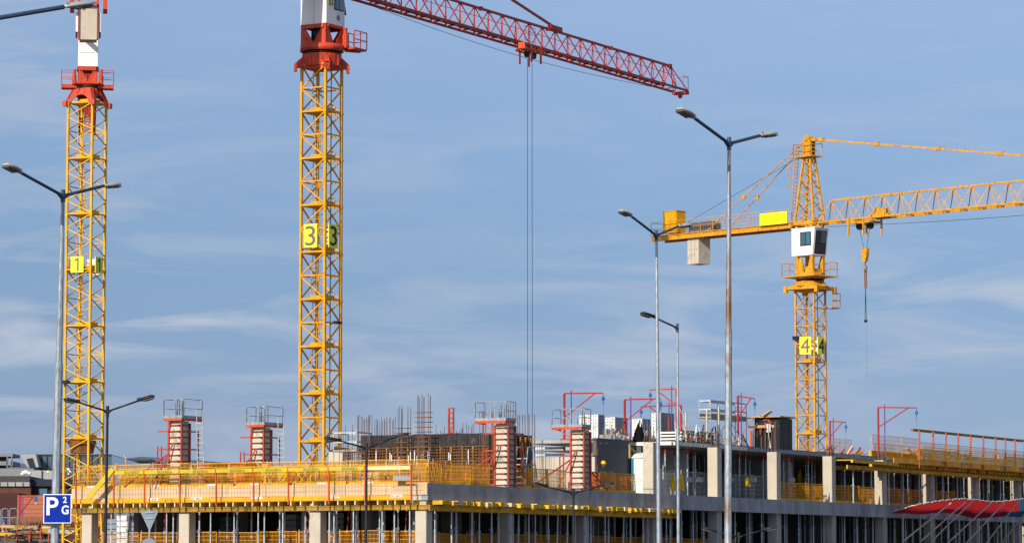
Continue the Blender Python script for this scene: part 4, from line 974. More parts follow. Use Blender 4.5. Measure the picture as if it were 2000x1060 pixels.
# ---------------------------------------------------------------- column forms on the deck
def column_form(label, a, b, z0, z1, plat=1.0, side=1, brace_side=1, ladder_y=-1, front=True):
    t = inb('column_form', label, 'column formwork', a, b, z0, 'column forms with railed platforms'); H_ = z1 - z0; w = .37
    MB().span(-w, w, -w, w, 0, H_).build('form_panel', 'form_cream', t)
    n = 11
    fr = MB()
    for sx, sy in ((-1, -1), (-1, 1), (1, -1)): fr.span(sx * (w + .04) - .05, sx * (w + .04) + .05, sy * (w + .05) - .05, sy * (w + .05) + .05, 0, H_ - .1)
    fr.build('upright', 'form_red', t)
    for i in range(n):
        z = .12 + (H_ - .35) * i / (n - 1)
        strut('waler', t, (-w - .06, -w - .05, z), (-w - .06, w + .05, z), .05, 'waler_red', .05); strut('waler', t, (-w, -w - .07, z), (w + .05, -w - .07, z), .05, 'waler_red', .05)
        strut('clamp', t, (-w - .13, -w - .02, z), (-w - .13, -w + .14, z), .05, 'black_steel')
        if i % 3 == 0:
            strut('waler', t, (-w - .1, w, z), (-w - .1, w + .75, z), .07, 'form_red'); strut('waler', t, (w - .05, -w - .1, z), (w + .8, -w - .1, z), .07, 'form_red')
    for i in (0, 1, 2):
        if i < 2: strut('side_post', t, (-w - .1, w + .75 - .25 * i, .1), (-w - .1, w + .75 - .25 * i, H_ * .62), .06, 'form_red')
    strut('side_post', t, (w + .8, -w - .1, .1), (w + .8, -w - .1, H_ * .86), .07, 'form_red')
    pr_ = MB(); pr_.cyl((-w - .15, .05, H_ * .66), (-w - .9, .9, .05), .045, n=8); pr_.build('push_pull_prop', 'form_red', t)
    pr_ = MB(); pr_.cyl((-w - .1, w + .1, H_ * .5), (-w - .2, w + 2.9, .05), .05, n=8); pr_.build('push_pull_prop', 'form_red', t)
    pr_ = MB(); pr_.cyl((w + .3, .3, H_ * .5), (w + 2.6, -.2, .1), .05, n=8); pr_.build('push_pull_prop', 'form_red', t)
    # platform
    zp = H_ + .1; x0, x1, y0, y1 = -w - .3, w + .95, -w - .25, w + .25
    if side > 1: x0, x1, y0, y1 = -w - .35, w + .05, -w - .08, w + 1.15
    p_ = MB(); p_.span(x0, x1, y0, y1, zp, zp + .05); p_.span(x0, x1, y0, y0 + .06, zp - .09, zp); p_.span(x0, x0 + .06, y0, y1, zp - .09, zp); p_.span(x0, x1, y1 - .06, y1, zp - .09, zp); p_.bar((x0 + .1, y1 - .3, zp - .05), (-w, w, zp - .6), .06)
    po = p_.build('platform', 'orange_paint', t)
    tb = MB(); tb.span(x0, x0 + .03, y0, y1, zp + .055, zp + .2); tb.span(x0, x1, y0, y0 + .03, zp + .055, zp + .2); tb.build('toe_board', 'galvanised', po)
    def hoop(p, q, hh=1.05):
        p, q = Vector(p), Vector(q); d = (q - p).normalized(); r = min(.14, (q - p).length * .4); up = Vector((0, 0, 1))
        pts = [p, p + up * (hh - r)] + [p + d * (r - r * math.cos(x)) + up * (hh - r + r * math.sin(x)) for x in (R(30), R(60), R(90))]
        pts += [q - d * (r - r * math.cos(x)) + up * (hh - r + r * math.sin(x)) for x in (R(90), R(60), R(30))] + [q + up * (hh - r), q]
        m = MB(); m.tube(pts, .024, 6); m.cyl(p + up * hh * .52, q + up * hh * .52, .02, n=6); return m.build('guard_rail', 'galvanised', po)
    zz = zp + .05; g = .06
    hoop((x0, y0, zz), (x0, y0 + (y1 - y0) * .3, zz)) if side == 1 else hoop((x0, y0, zz), (x0, y0 + (y1 - y0) * .48, zz))
    hoop((x0, y0 + (y1 - y0) * .36, zz), (x0, y1, zz)); hoop((x0 + g, y1, zz), (x1, y1, zz)); hoop((x0 + g, y0, zz), (x1, y0, zz)); hoop((x1, y0 + g, zz), (x1, y1 - g, zz))
    for i in range(9):
        x, y = random.uniform(-.3, .3), random.uniform(-.3, .3); strut('starter_bar', t, (x, y, H_ - .2), (x + random.uniform(-.03, .03), y, H_ + random.uniform(.5, 1.3)), .03, 'rust_bar_grey')
    if side > 1: return t
    ld = MB()
    for y in (-w - .45, -w - .85): ld.bar((w + .3, y, .1), (w + .1, y, H_ + .6), .035)
    for i in range(13): z = .3 + i * .27; ld.bar((w + .3 - .2 * z / H_, -w - .45, z), (w + .3 - .2 * z / H_, -w - .85, z), .028)
    ld.build('ladder', 'prop_steel', t)
    return t
q1 = onA(352, 900, .6); q2 = (9.4, 16.4)
column_form('red framed column form with railed platform, leftmost, before the low grey building', .9, onA(350, 870, .9).y, F2, Z(822, P(352, 900, 184).y), 1)
column_form('red framed column form with a railed platform, beside the yellow mast numbered 3', 9.5, 16.6, F2, F2 + 3.62, 1)
column_form('red framed column form at the slab edge in front of the dark curved formwork', 9.35, .5, F2, F2 + 3.5, 1, side=2)
column_form('red framed column form at the slab edge before the dark concrete wall', 18.4, .5, F2, F2 + 3.5, 1, side=2)

# ---------------------------------------------------------------- core wall formwork with rebar cage
wl = inb('wall_formwork', 'tall black wall formwork behind a rusty reinforcement cage', 'wall formwork')
a0, zt_ = 15.0, 12.0; b = 4.6
while b < 13.2:
    m_ = MB(); m_.span(a0, a0 + .25, b + .01, b + .71, F2, zt_ + random.uniform(-.02, .02)); m_.build('form_panel', 'black_form', wl)
    m_ = MB(); m_.span(a0 - .06, a0 - .005, b + .01, b + .71, zt_ - .75, zt_ - .05); m_.build('cover_sheet', 'black_form', wl)
    for q in (.1, .35, .6): m_ = MB(); m_.span(a0 - .1, a0 - .01, b + q - .05, b + q + .05, F2, zt_ - .77); m_.build('stud', 'timber_dull' if q == .35 else 'black_form', wl)
    b += .72
a = a0 + .26
while a < 20:
    m_ = MB(); m_.span(a + .01, a + .6, 4.6, 4.85, F2, zt_ + random.uniform(-.02, .02)); m_.build('form_panel', 'black_form', wl)
    m_ = MB(); m_.span(a + .25, a + .35, 4.5, 4.59, F2, zt_ - .1); m_.build('stud', 'timber_dull', wl); a += .61
cg = inb('rebar_mat', 'rusty reinforcement mat of closely tied bars in front of the black wall formwork', 'rebar cage')
b = 4.5
while b < 14.2: strut('vertical_bar', cg, (a0 - .35, b, F2), (a0 - .35, b + random.uniform(-.02, .02), zt_ - .78 + random.uniform(-.3, .2)), .028, 'rust_bar'); b += .16
z = F2 + .15
while z < zt_ - .7: strut('horizontal_bar', cg, (a0 - .4, 4.4, z), (a0 - .4, 14.3, z + random.uniform(-.03, .03)), .038, 'rust_bar'); z += .17
for x in (735, 762, 765, 798, 802, 810, 815, 823, 827, 836, 838, 877, 880, 915):
    p_ = onA(x, 880, a0 - .5); strut('white_spacer', cg, (a0 - .5, p_.y, zt_ - .95 - random.random() * .3), (a0 - .5, p_.y, zt_ - 1.5 - random.random() * .4), .055, 'panel_white')
def bars(label, px0, px1, pyt, aa, nn, m='rust_bar_grey', ties=0, jitter=.25, zb=None, tie_top=.6):
    """bundle of upright starter bars on the plane a = aa"""
    p0, p1 = onA(px0, pyt, aa), onA(px1, pyt, aa); t = inb('starter_bars', label, 'rebar', aa, p1.y, 0, 'upright starter bars on the deck'); w = p0.y - p1.y; zt = p0.z
    zb = zb or F2
    for i in range(nn):
        y = w * i / max(1, nn - 1) + random.uniform(-.04, .04); x = random.choice((0, .5)) if ties else 0
        strut('bar', t, (x, y, zb), (x + random.uniform(-.06, .06), y + random.uniform(-.06, .06), zt - random.uniform(0, jitter)), .024, m)
    if ties:
        z = zb + .3
        while z < zb + (zt - zb) * tie_top:
            r_ = MB(); r_.bar((0, 0, z), (0, w, z), .03); r_.bar((.5, 0, z), (.5, w, z), .03); r_.bar((0, 0, z), (.5, 0, z), .03); r_.bar((0, w, z), (.5, w, z), .03); r_.build('tie_hoop', 'rust_bar', t); z += .28
    return t
bars('leftmost bundle of starter bars beside the scaffold, left of the black formwork', 697, 720, 809, 14.2, 14, ties=1, tie_top=.55)
bars('row of fine starter bars above the left end of the black formwork', 732, 772, 814, 15.6, 18)
bars('taller starter bar cage rising just right of the fine row', 771, 795, 791, 14.4, 10, ties=1, tie_top=.75)
bars('tallest starter bar cage, tied with hoops, above the black formwork', 810, 837, 767, 13.8, 10, ties=1, tie_top=.8)
bars('thin low row of starter bars around the red ladder piece', 852, 925, 826, 17.5, 24, jitter=.6)
random.seed(3)
bars('rusty starter bars rising behind the front column form', 930, 962, 800, 13.0, 9, m='rust_bar', ties=1, tie_top=.5)
bars('slim starter bars right of the front column form', 988, 1003, 783, 15.2, 4)
bars('long comb of tall starter bars at the right end of the black formwork', 1001, 1046, 808, 19.6, 18, jitter=.12)
bars('short starter bars over the white panel edge left of the second form', 1046, 1066, 858, 24, 7)
bars('thin bars beside the scaffold right of the yellow mast', 664, 690, 828, 16, 5, jitter=1.0)
lp = onA(881, 820, 16.5); t = inb('ladder_frame', 'short red ladder shaped steel piece standing up above the black formwork', 'steel frame', 16.5, lp.y, 0)
zz = zt_ - .3; z1_ = onA(881, 796, 16.5).z
for y in (-.15, .15): strut('rail', t, (0, y, zz), (0, y, z1_), .09, 'form_red')
for i in range(6): strut('rung', t, (0, -.15, zz + .4 + i * .29), (0, .15, zz + .4 + i * .29), .08, 'form_red')
# small scaffold behind the mast
def scaffold(label, a, b, la, lb, z0, lifts, lift, m='galvanised', deck='board', ladder=False, rails_=True, shift=0):
    t = inb('scaffold', label, 'scaffold', a, b, z0); xs = (0, la / 2, la) if la > 3 else (0, la); ys = (0, lb)
    top = lifts * lift + 1.15
    for x in xs:
        for y in ys: strut('standard', t, (x, y, 0), (x, y, top + random.uniform(0, .25)), .06, m, rnd=True)
    for k in range(1, lifts + 1):
        z = k * lift
        for y in ys: strut('ledger', t, (-.1, y, z), (la + .1, y, z), .055, m, rnd=True)
        for x in xs: strut('transom', t, (x, -.1, z), (x, lb + .1, z), .055, m, rnd=True)
        if k == lifts:
            for i in range(4): MB().span(0, la, lb * i / 4 + .01, lb * (i + 1) / 4 - .01, z + .03, z + .09).build('deck_board', deck, t)
            for y in ys: MB().span(0, la, y - .02, y + .02, z + .09, z + .28).build('toe_board', deck, t)
            for dz in (.55, 1.1):
                for y in ys: MB().span(-.05, la + .05, y - .02, y + .02, z + dz - .06, z + dz + .04).build('guard_board', 'prop_steel', t)
                for x in (0, la): MB().span(x - .02, x + .02, 0, lb, z + dz - .06, z + dz + .03).build('guard_board', 'prop_steel', t)
    strut('brace', t, (0, -.03, .0), (la * .5, -.03, top * .62), .05, m, rnd=True); strut('brace', t, (la, -.03, .1), (la * .5, -.03, top * .62), .05, m, rnd=True)
    strut('brace', t, (-.03, 0, top), (-.03, lb, 0.3), .05, m, rnd=True)
    if ladder:
        for i in range(int(lifts * lift / .3)): strut('rung', t, (la * .6, -.08, .2 + .3 * i), (la * .6 + .4, -.08, .2 + .3 * i), .03, m)
    return t
q = onA(697, 905, 15.0)
scaffold('grey scaffold bay between the yellow mast and the black formwork', 15.0, q.y, 1.6, 1.6, F2, 2, 1.2)
t = inb('concrete_block', 'pale concrete pier seen behind the foot of the yellow mast', 'concrete pier', 20, onA(664, 890, 20).y, F2); MB().span(-.5, .5, -.5, .5, 0, Z(878, 198) - F2).build('pier', 'concrete_cream', t)
# concrete walls of the second core
wc = inb('concrete_wall', 'pale sunlit concrete wall between the two column forms at the slab edge', 'wall')
p0 = onA(1043, 893, 25); MB().span(25, 25.3, 3.0, p0.y, F2, p0.z).build('wall_face', 'concrete_cream', wc)
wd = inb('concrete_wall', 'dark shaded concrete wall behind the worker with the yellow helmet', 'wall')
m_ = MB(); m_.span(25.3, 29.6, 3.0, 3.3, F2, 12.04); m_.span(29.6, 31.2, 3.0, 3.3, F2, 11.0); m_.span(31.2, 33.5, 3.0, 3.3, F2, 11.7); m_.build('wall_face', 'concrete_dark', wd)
m_ = MB(); m_.span(29.5, 31.3, 2.9, 3.0, 10.95, 11.1); m_.span(29.5, 29.6, 2.9, 3.0, 11.1, 11.8); m_.bar((29.6, 3.1, 11.7), (31, 3.1, 11.2), .12); m_.build('opening_frame', 'board', wd)
for i, x in enumerate((1167, 1176, 1187)):
    p_ = onB(x, 865, 2.99); m_ = MB(); m_.span(p_.x - .2, p_.x + .2, 2.97, 3.0, p_.z - .05, p_.z + .05); m_.build('cast_recess', 'concrete_core', wd)
for i, (x0, x1, y0, y1, aa) in enumerate(((1046, 1098, 873, 877, 28), (1046, 1098, 886, 889, 28))):
    p0, p1 = onA(x0, y0, aa), onA(x1, y0, aa)
    w_ = MB(); w_.span(0, .3, 0, p0.y - p1.y, -.13, 0); o = w_.build('formwork_edge', 'panel_white', None, B(aa, p1.y, p0.z), (0, 0, PHI)); setp(o, '%s white formwork edge strip behind the pale concrete wall' % ('upper' if i == 0 else 'lower'), 'formwork strip')
# trestle ladder stand near 1040
def trestle():
    p_ = onB(1037, 940, 1.6); t = inb('step_platform', 'galvanised folding step platform on the deck between the two edge column forms', 'work platform', p_.x - .8, 1.6, F2)
    for y in (0, .7):
        for x0, x1 in ((0, .45), (1.6, 1.15)): strut('leg', t, (x0, y, 0), (x1, y, 2.4), .05, 'galvanised', rnd=True)
        strut('rail', t, (.45, y, 2.4), (1.15, y, 2.4), .05, 'galvanised', rnd=True)
    for i in range(5): strut('step', t, (.12 + i * .07, 0, .35 + i * .35), (.12 + i * .07, .7, .35 + i * .35), .06, 'galvanised')
    MB().span(.25, 1.35, 0, .7, 1.38, 1.44).build('deck_plate', 'board', t); MB().span(.5, 1.1, .05, .1, 1.7, 2.2).build('back_panel', 'concrete_dark', t)
trestle()

# ---------------------------------------------------------------- white panel stacks on the upper deck
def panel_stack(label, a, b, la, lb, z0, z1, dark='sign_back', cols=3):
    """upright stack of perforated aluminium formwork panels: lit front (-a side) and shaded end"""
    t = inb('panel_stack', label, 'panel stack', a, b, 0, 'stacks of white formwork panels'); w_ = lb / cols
    nrow = max(6, int((z1 - z0) / .2)); rh = (z1 - z0) / nrow
    for c in range(cols):
        m_ = MB(); m_.span(0, la, c * w_ + .015, (c + 1) * w_ - .015, z0, z1 - .02 * (c % 2)); po = m_.build('panel', 'panel_white', t)
        h_ = MB()
        for r_ in range(nrow):
            z = z0 + (r_ + .5) * rh; h_.span(-.012, -.002, (c + .5) * w_ - .05, (c + .5) * w_ + .05, z - .02, z + .02); pass
        h_.build('perforation', 'print_black', po)
    nl = max(2, int(la / .5)); h_ = MB()
    for c in range(nl):
        for r_ in range(nrow):
            z = z0 + (r_ + .5) * rh; x = (c + .5) * la / nl; h_.span(x - .1, x + .1, .003, .013, z - .05, z + .05); 
    for c in range(nl + 1): h_.span(la * c / nl - .02, la * c / nl + .02, .0, .012, z0, z1)
    e = MB(); e.span(0.01, la - .01, -.03, .0, z0, z1); eo = e.build('end_shade', dark, t)  # blue-grey end sheet puts shade into the white panels' side
    h2 = MB()
    for v in h_.v: pass
    for c in range(nl):
        for r_ in range(nrow): z = z0 + (r_ + .5) * rh; x = (c + .5) * la / nl; h2.span(x - .05, x + .05, -.045, -.032, z - .028, z + .028)
    h2.build('perforation', 'print_black', eo)
    for i in range(3): strut('corner_tie', t, (la * .5, -.07, z0 + .2 + i * .1), (la * .5, -.07, z1 - .1), .02, 'galvanised')
    return t
def stack_px(label, x0, xm, x1, ytop, b0, cols=3):
    """x0..xm is the sunlit side, xm..x1 the shaded side, near corner at depth b0"""
    c = onB(xm, ytop, b0); e = onB(x1, ytop, b0); l = onA(x0, ytop, c.x)
    return panel_stack(label, c.x, b0, e.x - c.x, l.y - b0, F3, c.z, cols=cols)
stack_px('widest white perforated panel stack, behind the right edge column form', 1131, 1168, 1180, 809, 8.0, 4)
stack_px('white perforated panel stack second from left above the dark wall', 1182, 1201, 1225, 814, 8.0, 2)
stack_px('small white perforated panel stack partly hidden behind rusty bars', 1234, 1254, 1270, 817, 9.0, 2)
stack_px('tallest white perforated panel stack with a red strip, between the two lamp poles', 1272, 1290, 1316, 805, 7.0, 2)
p_ = onB(1303, 830, 6.9); t = inb('red_strip', 'red vertical bar leaning on the tallest white panel stack', 'steel bar', p_.x, 6.8, F3); strut('bar', t, (0, 0, 0), (0, 0, Z(808, 212) - F3), .07, 'form_red')
# clutter at the foot of the stacks
random.seed(21)
for i in range(10):
    x = 1185 + i * 10; p_ = onB(x, 850, 5.0); t = inb('timber_offcut', 'rusty bars and offcuts heaped before the white stacks, %s heap from the left' % ORD[i], 'site clutter', p_.x, 5.0, F3, 'heaps before the white stacks')
    for k in range(4):
        strut('bar', t, (random.uniform(-.5, .5), 0, 0), (random.uniform(-.6, .6), random.uniform(-.3, .3), random.uniform(.3, 1.1)), .05, random.choice(('rust_bar', 'rust_bar', 'panel_white', 'galvanised', 'board')))
    m_ = MB(); m_.box((0, .1, .2), (random.uniform(.4, .9), .4, random.uniform(.3, .6)), random.uniform(0, 1)); m_.build('crate', random.choice(('board', 'concrete', 'plywood', 'rust_bar', 'clad_pale')), t)
p_ = onB(1248, 825, 4.6); t = inb('black_sheet', 'crumpled black plastic sheet hanging before the small white stack', 'plastic sheet', p_.x, 4.6, F3)
m_ = MB(); m_.add([(-.5, 0, 0), (.6, .1, 0), (.8, 0, .5), (.4, .1, 1.6), (.1, -.1, 1.1), (-.3, 0, .9)], [(0, 1, 2, 3, 4, 5)]); m_.add([(-.5, .3, 0), (.6, .3, 0), (.4, .12, 1.59), (-.3, .1, .9)], [(0, 3, 2, 1)]); m_.build('sheet', 'black_ply', t)
# flat stack of white panels
c = onB(1331, 862, 2.0); e = onB(1394, 866, 2.0); topz = onB(1331, 839, 2.0).z
t = inb('flat_panel_stack', 'flat pile of long white panels on the upper deck beside the tall lamp pole', 'panel pile', c.x, 2.0, F3)
L_ = e.x - c.x; nl = 4; hh = (topz - F3 - .05) / nl
for i in range(nl):
    z = F3 * 0 + .05 + i * hh; po = MB().span(0, L_, 0, 1.5, z, z + hh - .09).build('long_panel', 'panel_white', t)
    d_ = MB(); k = .1
    while k < L_: d_.span(k, k + .16, .0, 1.4, z + hh - .088, z + hh - .002); k += .38
    d_.build('spacer', 'black_steel', po)
    if i == 3: text('lettering', 'o NOE', .16, 'print_black', po, (L_ * .45, -.008, z + hh * .42), RIGHT_FACE, 1.3, .004, .004)
for i, x in enumerate((1340, 1381, 1404)):
    p_ = onB(x, 850, 1.6); t = inb('stake', 'pale upright stake in front of the flat white panel pile, %s from the left' % ORD[i], 'stake', p_.x, 1.6, F3, 'stakes before the flat pile'); strut('pole', t, (0, 0, 0), (0, 0, 1.9 + .3 * i), .09, 'concrete_cream')
random.seed(33)
for i in range(12):
    x = 1336 + i * 11; p_ = onB(x, 860, 1.3); t = inb('gear_heap', 'props and bars stacked at the upper deck edge, %s heap right of the lamp pole' % ORD[i], 'site clutter', p_.x, 1.3, F3, 'heaps along the upper deck edge')
    for k in range(5): strut('bar', t, (random.uniform(-.8, .8), random.uniform(0, .4), 0), (random.uniform(-.9, .9), random.uniform(-.1, .5), random.uniform(.25, 1.3)), random.uniform(.03, .07), random.choice(('galvanised', 'rust_bar', 'clad_grey', 'orange_paint', 'board', 'panel_white', 'black_steel')))
for i in range(7):
    x = 1600 + i * 22; p_ = onB(x, 880, 3.0); t = inb('gear_heap', 'small board heap right of the number four mast, %s from the left' % ORD[i], 'site clutter', p_.x, 3.0, F3, 'heaps on the right upper deck')
    for k in range(4): strut('bar', t, (random.uniform(-1.2, 0), random.uniform(0, .6), .1), (random.uniform(.2, 1.8), random.uniform(-.1, .6), random.uniform(.1, .9)), random.uniform(.05, .12), random.choice(('timber_yellow', 'safety_orange', 'form_red', 'board', 'plywood')))
# big scaffold on the upper deck
c = onA(1388, 800, onB(1388, 800, 3).x); base = onB(1388, 860, 3)
e = onB(1458, 860, 3)
scaffold('tall scaffold tower with board rails behind the tallest lamp pole', base.x, 3.0, e.x - base.x, .8, F3, 1, onB(1388, 806, 3).z - F3 - .3, ladder=True)
p_ = onA(1366, 860, base.x); strut_t = inb('raking_tube', 'slanting grey tube propping the tall scaffold on its left', 'tube', base.x, p_.y, F3); strut('tube', strut_t, (0, 0, 0), (0, -(p_.y - 5.4), 2.9), .05, 'galvanised', rnd=True)
# black stair core box
c = onB(1520, 870, 1.6); e = onB(1545, 870, 1.6); l = onA(1474, 870, c.x); zt_ = onB(1520, 815, 1.6).z
t = inb('black_formwork_box', 'black plywood clad core box with a broken roof on the upper deck', 'formwork box', c.x, 1.6, F3)
L_ = e.x - c.x; D_ = l.y - 1.6; H_ = zt_ - F3
for i in range(4): MB().span(0, .1, D_ * i / 4 + .01, D_ * (i + 1) / 4 - .01, 0, H_ - random.uniform(0, .06)).build('side_panel', 'black_ply', t)
for i in range(3): MB().span(L_ * i / 3 + .01, L_ * (i + 1) / 3 - .01, -.1, 0, 0, H_ - .02 * i).build('side_panel', 'black_ply', t)
MB().span(L_ - .1, L_, 0, D_, 0, H_).build('side_panel', 'black_ply', t); MB().span(0, L_, D_ - .1, D_, 0, H_).build('side_panel', 'black_ply', t)
MB().span(-.3, L_ + .2, -.3, D_ + .3, H_ + .02, H_ + .1).build('roof_board', 'board', t)
m_ = MB(); m_.bar((-.6, D_ + 1.6, H_ - .25), (.6, D_ - .6, H_ + .25), 1.0, .06); m_.build('roof_board', 'board', t)
m_ = MB(); m_.bar((-.3, D_ * .5, H_ + .12), (-.5, D_ * .15, H_ + .42), .4, .06); m_.build('roof_board', 'plywood', t)
for i in range(6): strut('vertical_bar', t, (-.25, .25 + i * .28, -.3), (-.25, .25 + i * .28, 1.7), .05, 'rust_bar')
MB().span(-.34, -.26, .1, 2.0, 1.5, 1.68).build('cross_board', 'board', t)
for i in range(10):
    y = random.uniform(.4, 1.9); z = random.uniform(1.3, 2.1); strut('loose_bar', t, (-.4, y, z), (-.45, y + random.uniform(-.3, .3), z + random.uniform(-.5, .5)), .05, 'orange_paint')
MB().span(-.46, -.42, .35, .62, 1.2, 1.75).build('paper_sign', 'sign_white', t)
strut('white_pole', t, (-.4, .3, -.6), (-.4, .5, 1.2), .07, 'panel_white')
p_ = onB(1467, 850, 2); t = inb('red_post', 'short red steel post on the upper deck left of the black core box', 'post', p_.x, 2, F3); strut('post', t, (0, 0, 0), (0, 0, Z(839, 208) - F3 + .3), .14, 'orange_paint')

# ---------------------------------------------------------------- red davit hoists
def davit(label, a, b, z0, ztop, dira, reach, post='hoist_red', arm='hoist_red', bracefrom=.62, dz=0, prop_at=.22, hook=True, scl=1.0):
    t = inb('davit_hoist', label, 'hoist', a, b, z0, 'red davit hoists with blue hooks'); H_ = ztop - z0; d = Vector(dira).normalized()
    strut('post', t, (0, 0, 0), (0, 0, H_), .11 * scl, post); strut('arm', t, (0, 0, H_), d * reach + Vector((0, 0, H_ + dz)), .08 * scl, arm)
    strut('brace', t, (0, 0, H_ - reach * bracefrom), d * reach * .8 + Vector((0, 0, H_ + dz * .8)), .075 * scl, arm)
    q = d * reach * prop_at; strut('purple_prop', t, q, q + Vector((0, 0, H_ + .2)), .075 * scl, 'purple', rnd=True)
    if hook:
        h_ = MB(); p_ = d * reach + Vector((0, 0, H_ + dz)); h_.cyl(p_, p_ - Vector((0, 0, .25)), .02, n=6); h_.cyl(p_ - Vector((.06, 0, .36)), p_ - Vector((-.06, 0, .36)), .10 * scl, n=12); h_.box(p_ - Vector((0, 0, .34)), (.10, .10, .26)); h_.bar(p_ - Vector((0, 0, .5)), p_ - Vector((0, 0, .7)), .05)
        h_.build('chain_hoist', 'blue_tool', t); strut('chain', t, p_ - Vector((0, 0, .7)), p_ - Vector((0, 0, 1.9)), .012, 'cable', rnd=True)
    return t
def davit_px(label, xpost, ytop, xend, yend, b0, zb, **k):
    pp = onB(xpost, ytop, b0); pw = B(pp.x, pp.y, pp.z)
    # arm runs level; choose the floor plan direction that ends at xend (screen parallel)
    ew = P(xend, yend, pw.y); d = ew - pw; reach = Vector((d.x, d.y, 0)).length; dzz = d.z
    da = d.dot(DR), d.dot(DL), 0
    return davit(label, pp.x, pp.y, zb, pp.z, da, reach, dz=dzz, **k)
davit_px('red davit hoist rising behind the right edge column form', 1102, 768, 1178, 767, 8, F3 - .5, prop_at=.18)
davit_px('red davit hoist over the gap between the first white panel stacks', 1220, 780, 1290, 778, 6, F3, prop_at=.17)
davit_px('dark armed davit hoist pointing left between the two lamp poles', 1321, 759, 1270, 761, 6, F3, post='jib_red', arm='jib_red', prop_at=.18)
davit_px('second low armed red davit pointing left behind the lamp poles', 1330, 791, 1252, 794, 9, F3, prop_at=.3)
davit_px('red davit hoist beside the tall scaffold on the upper deck', 1441, 773, 1474, 778, 1.6, F3, prop_at=.2, bracefrom=1.3)
davit_px('small red davit hoist right of the mast carrying number 4', 1621, 822, 1652, 824, 8, F3, prop_at=.2, bracefrom=1.0)
davit_px('largest red davit hoist standing on the yellow upper deck', 1715, 795, 1790, 796, 1.0, F3 - .3, prop_at=.17, bracefrom=.52)

# ---------------------------------------------------------------- deck clutter
def px_box(name, label, cat, x0, x1, y0, y1, aa, depth, m, parts=1, group=None):
    p0, p1 = onA(x0, y0, aa), onA(x1, y1, aa)
    t = inb(name, label, cat, aa, p1.y, p1.z, group); H_ = p0.z - p1.z; w_ = p0.y - p1.y
    for i in range(parts): MB().span(0, depth, 0, w_, H_ * i / parts + .01, H_ * (i + 1) / parts - .01).build(name + '_layer' if parts > 1 else 'body', m, t)
    return t
t = px_box('steel_container', 'low orange-red container on the deck behind the left barriers', 'container', 389, 478, 905, 940, 5, 2.5, 'orange_paint')
for i in range(9): MB().span(-.05, 0, .1 + i * .28, .2 + i * .28, .05, 1.0).build('rib', 'form_red', t)
MB().span(-.1, 2.6, -.1, 2.9, .99, 1.08).build('lid', 'form_red', t)
px_box('panel_pile', 'stack of yellow formwork boards right of the orange container', 'board stack', 505, 560, 910, 940, 7, 2, 'safety_yellow', 5)
px_box('panel_pile', 'stack of dull timber boards behind the far left barriers', 'board stack', 235, 300, 918, 943, 4.5, 1.5, 'timber_dull', 4)
px_box('panel_pile', 'stack of orange formwork boards before the yellow mast', 'board stack', 575, 640, 915, 943, 8, 2, 'timber_yellow', 4)
px_box('panel_pile', 'pile of plywood sheets near the corner behind the barriers', 'board stack', 690, 740, 922, 943, 5, 2, 'plywood', 4)
px_box('panel_pile', 'stack of timber formwork beams right of the yellow mast foot', 'board stack', 655, 688, 918, 943, 4, 1.5, 'board', 4)
px_box('panel_pile', 'dark pile of formwork sheets behind the orange container', 'board stack', 440, 500, 908, 940, 10, 2, 'black_form', 4)
px_box('panel_pile', 'brown board pile behind the middle of the left barriers', 'board stack', 300, 345, 912, 943, 9, 2, 'board', 4)
px_box('yellow_beam', 'upright yellow formwork panel leaning behind the left barriers', 'formwork panel', 511, 524, 905, 945, 6, .2, 'safety_yellow')
random.seed(5)
for i in range(26):
    x = random.uniform(180, 800); aa = random.uniform(2, 9); p_ = onA(x, 930, aa)
    t = inb('loose_timber', 'loose props and bars leaning on the left deck, %s of the scatter' % ORD[i], 'site clutter', aa, p_.y, F2, 'loose bars scattered on the left deck')
    for k in range(3): strut('bar', t, (0, random.uniform(-.5, .5), 0), (random.uniform(-.4, .4), random.uniform(-1, 1), random.uniform(.7, 1.6)), random.uniform(.05, .09), random.choice(('orange_paint', 'form_red', 'timber_yellow', 'board', 'galvanised', 'rust_bar')))
strut('board', inb('leaning_pole', 'thin wooden batten leaning up above the far left deck', 'batten', 4, onA(254, 915, 4).y, F2), (0, 0, 0), (0, .35, Z(887, 190) - F2), .07, 'board')
for k in range(5):
    p_ = onB(1140 + k * 21, 945, .8); t = inb('tool_heap', 'orange and brown tools heaped behind the right edge barrier, %s from the left' % ORD[k], 'site clutter', p_.x, .9, F2, 'heaps behind the right edge barriers')
    for j in range(4): strut('bar', t, (random.uniform(-.4, .4), 0, 0), (random.uniform(-.6, .6), .2, random.uniform(.3, 1.1)), .07, random.choice(('orange_paint', 'timber_yellow', 'plywood', 'safety_orange')))
p_ = onB(1172, 930, 1.2); t = inb('orange_box', 'flat orange box behind the mesh near the yellow helmeted worker', 'box', p_.x, 1.2, F2); MB().span(0, 1.1, 0, .6, .15, 1.05).build('body', 'orange_paint', t)
MB().span(-.02, 1.12, -.02, .62, 1.05, 1.1).build('lid', 'safety_orange', t)
# portable toilet
p0 = onB(1236, 960, 2.75); t = inb('portable_toilet', 'white portable toilet with teal corners beside the cream column', 'portable toilet', p0.x, 1.65, F2)
MB().span(0, 1.1, 0, 1.1, 0, 2.25).build('cabin', 'white_paint', t)
for x, y in ((0, 0), (0, 1.1), (1.1, 0)): MB().span(x - .07, x + .07, y - .07, y + .07, 0, 2.2).build('corner_post', 'toilet_teal', t)
m_ = MB(); m_.prism([(-.06, -.08, 2.25), (-.06, 1.18, 2.25), (-.06, .95, 2.5), (-.06, .55, 2.58), (-.06, .15, 2.5)], (1.25, 0, 0)); m_.build('roof', 'panel_white', t)
MB().span(-.03, -.005, .18, .92, .1, 2.1).build('door', 'panel_white', t)
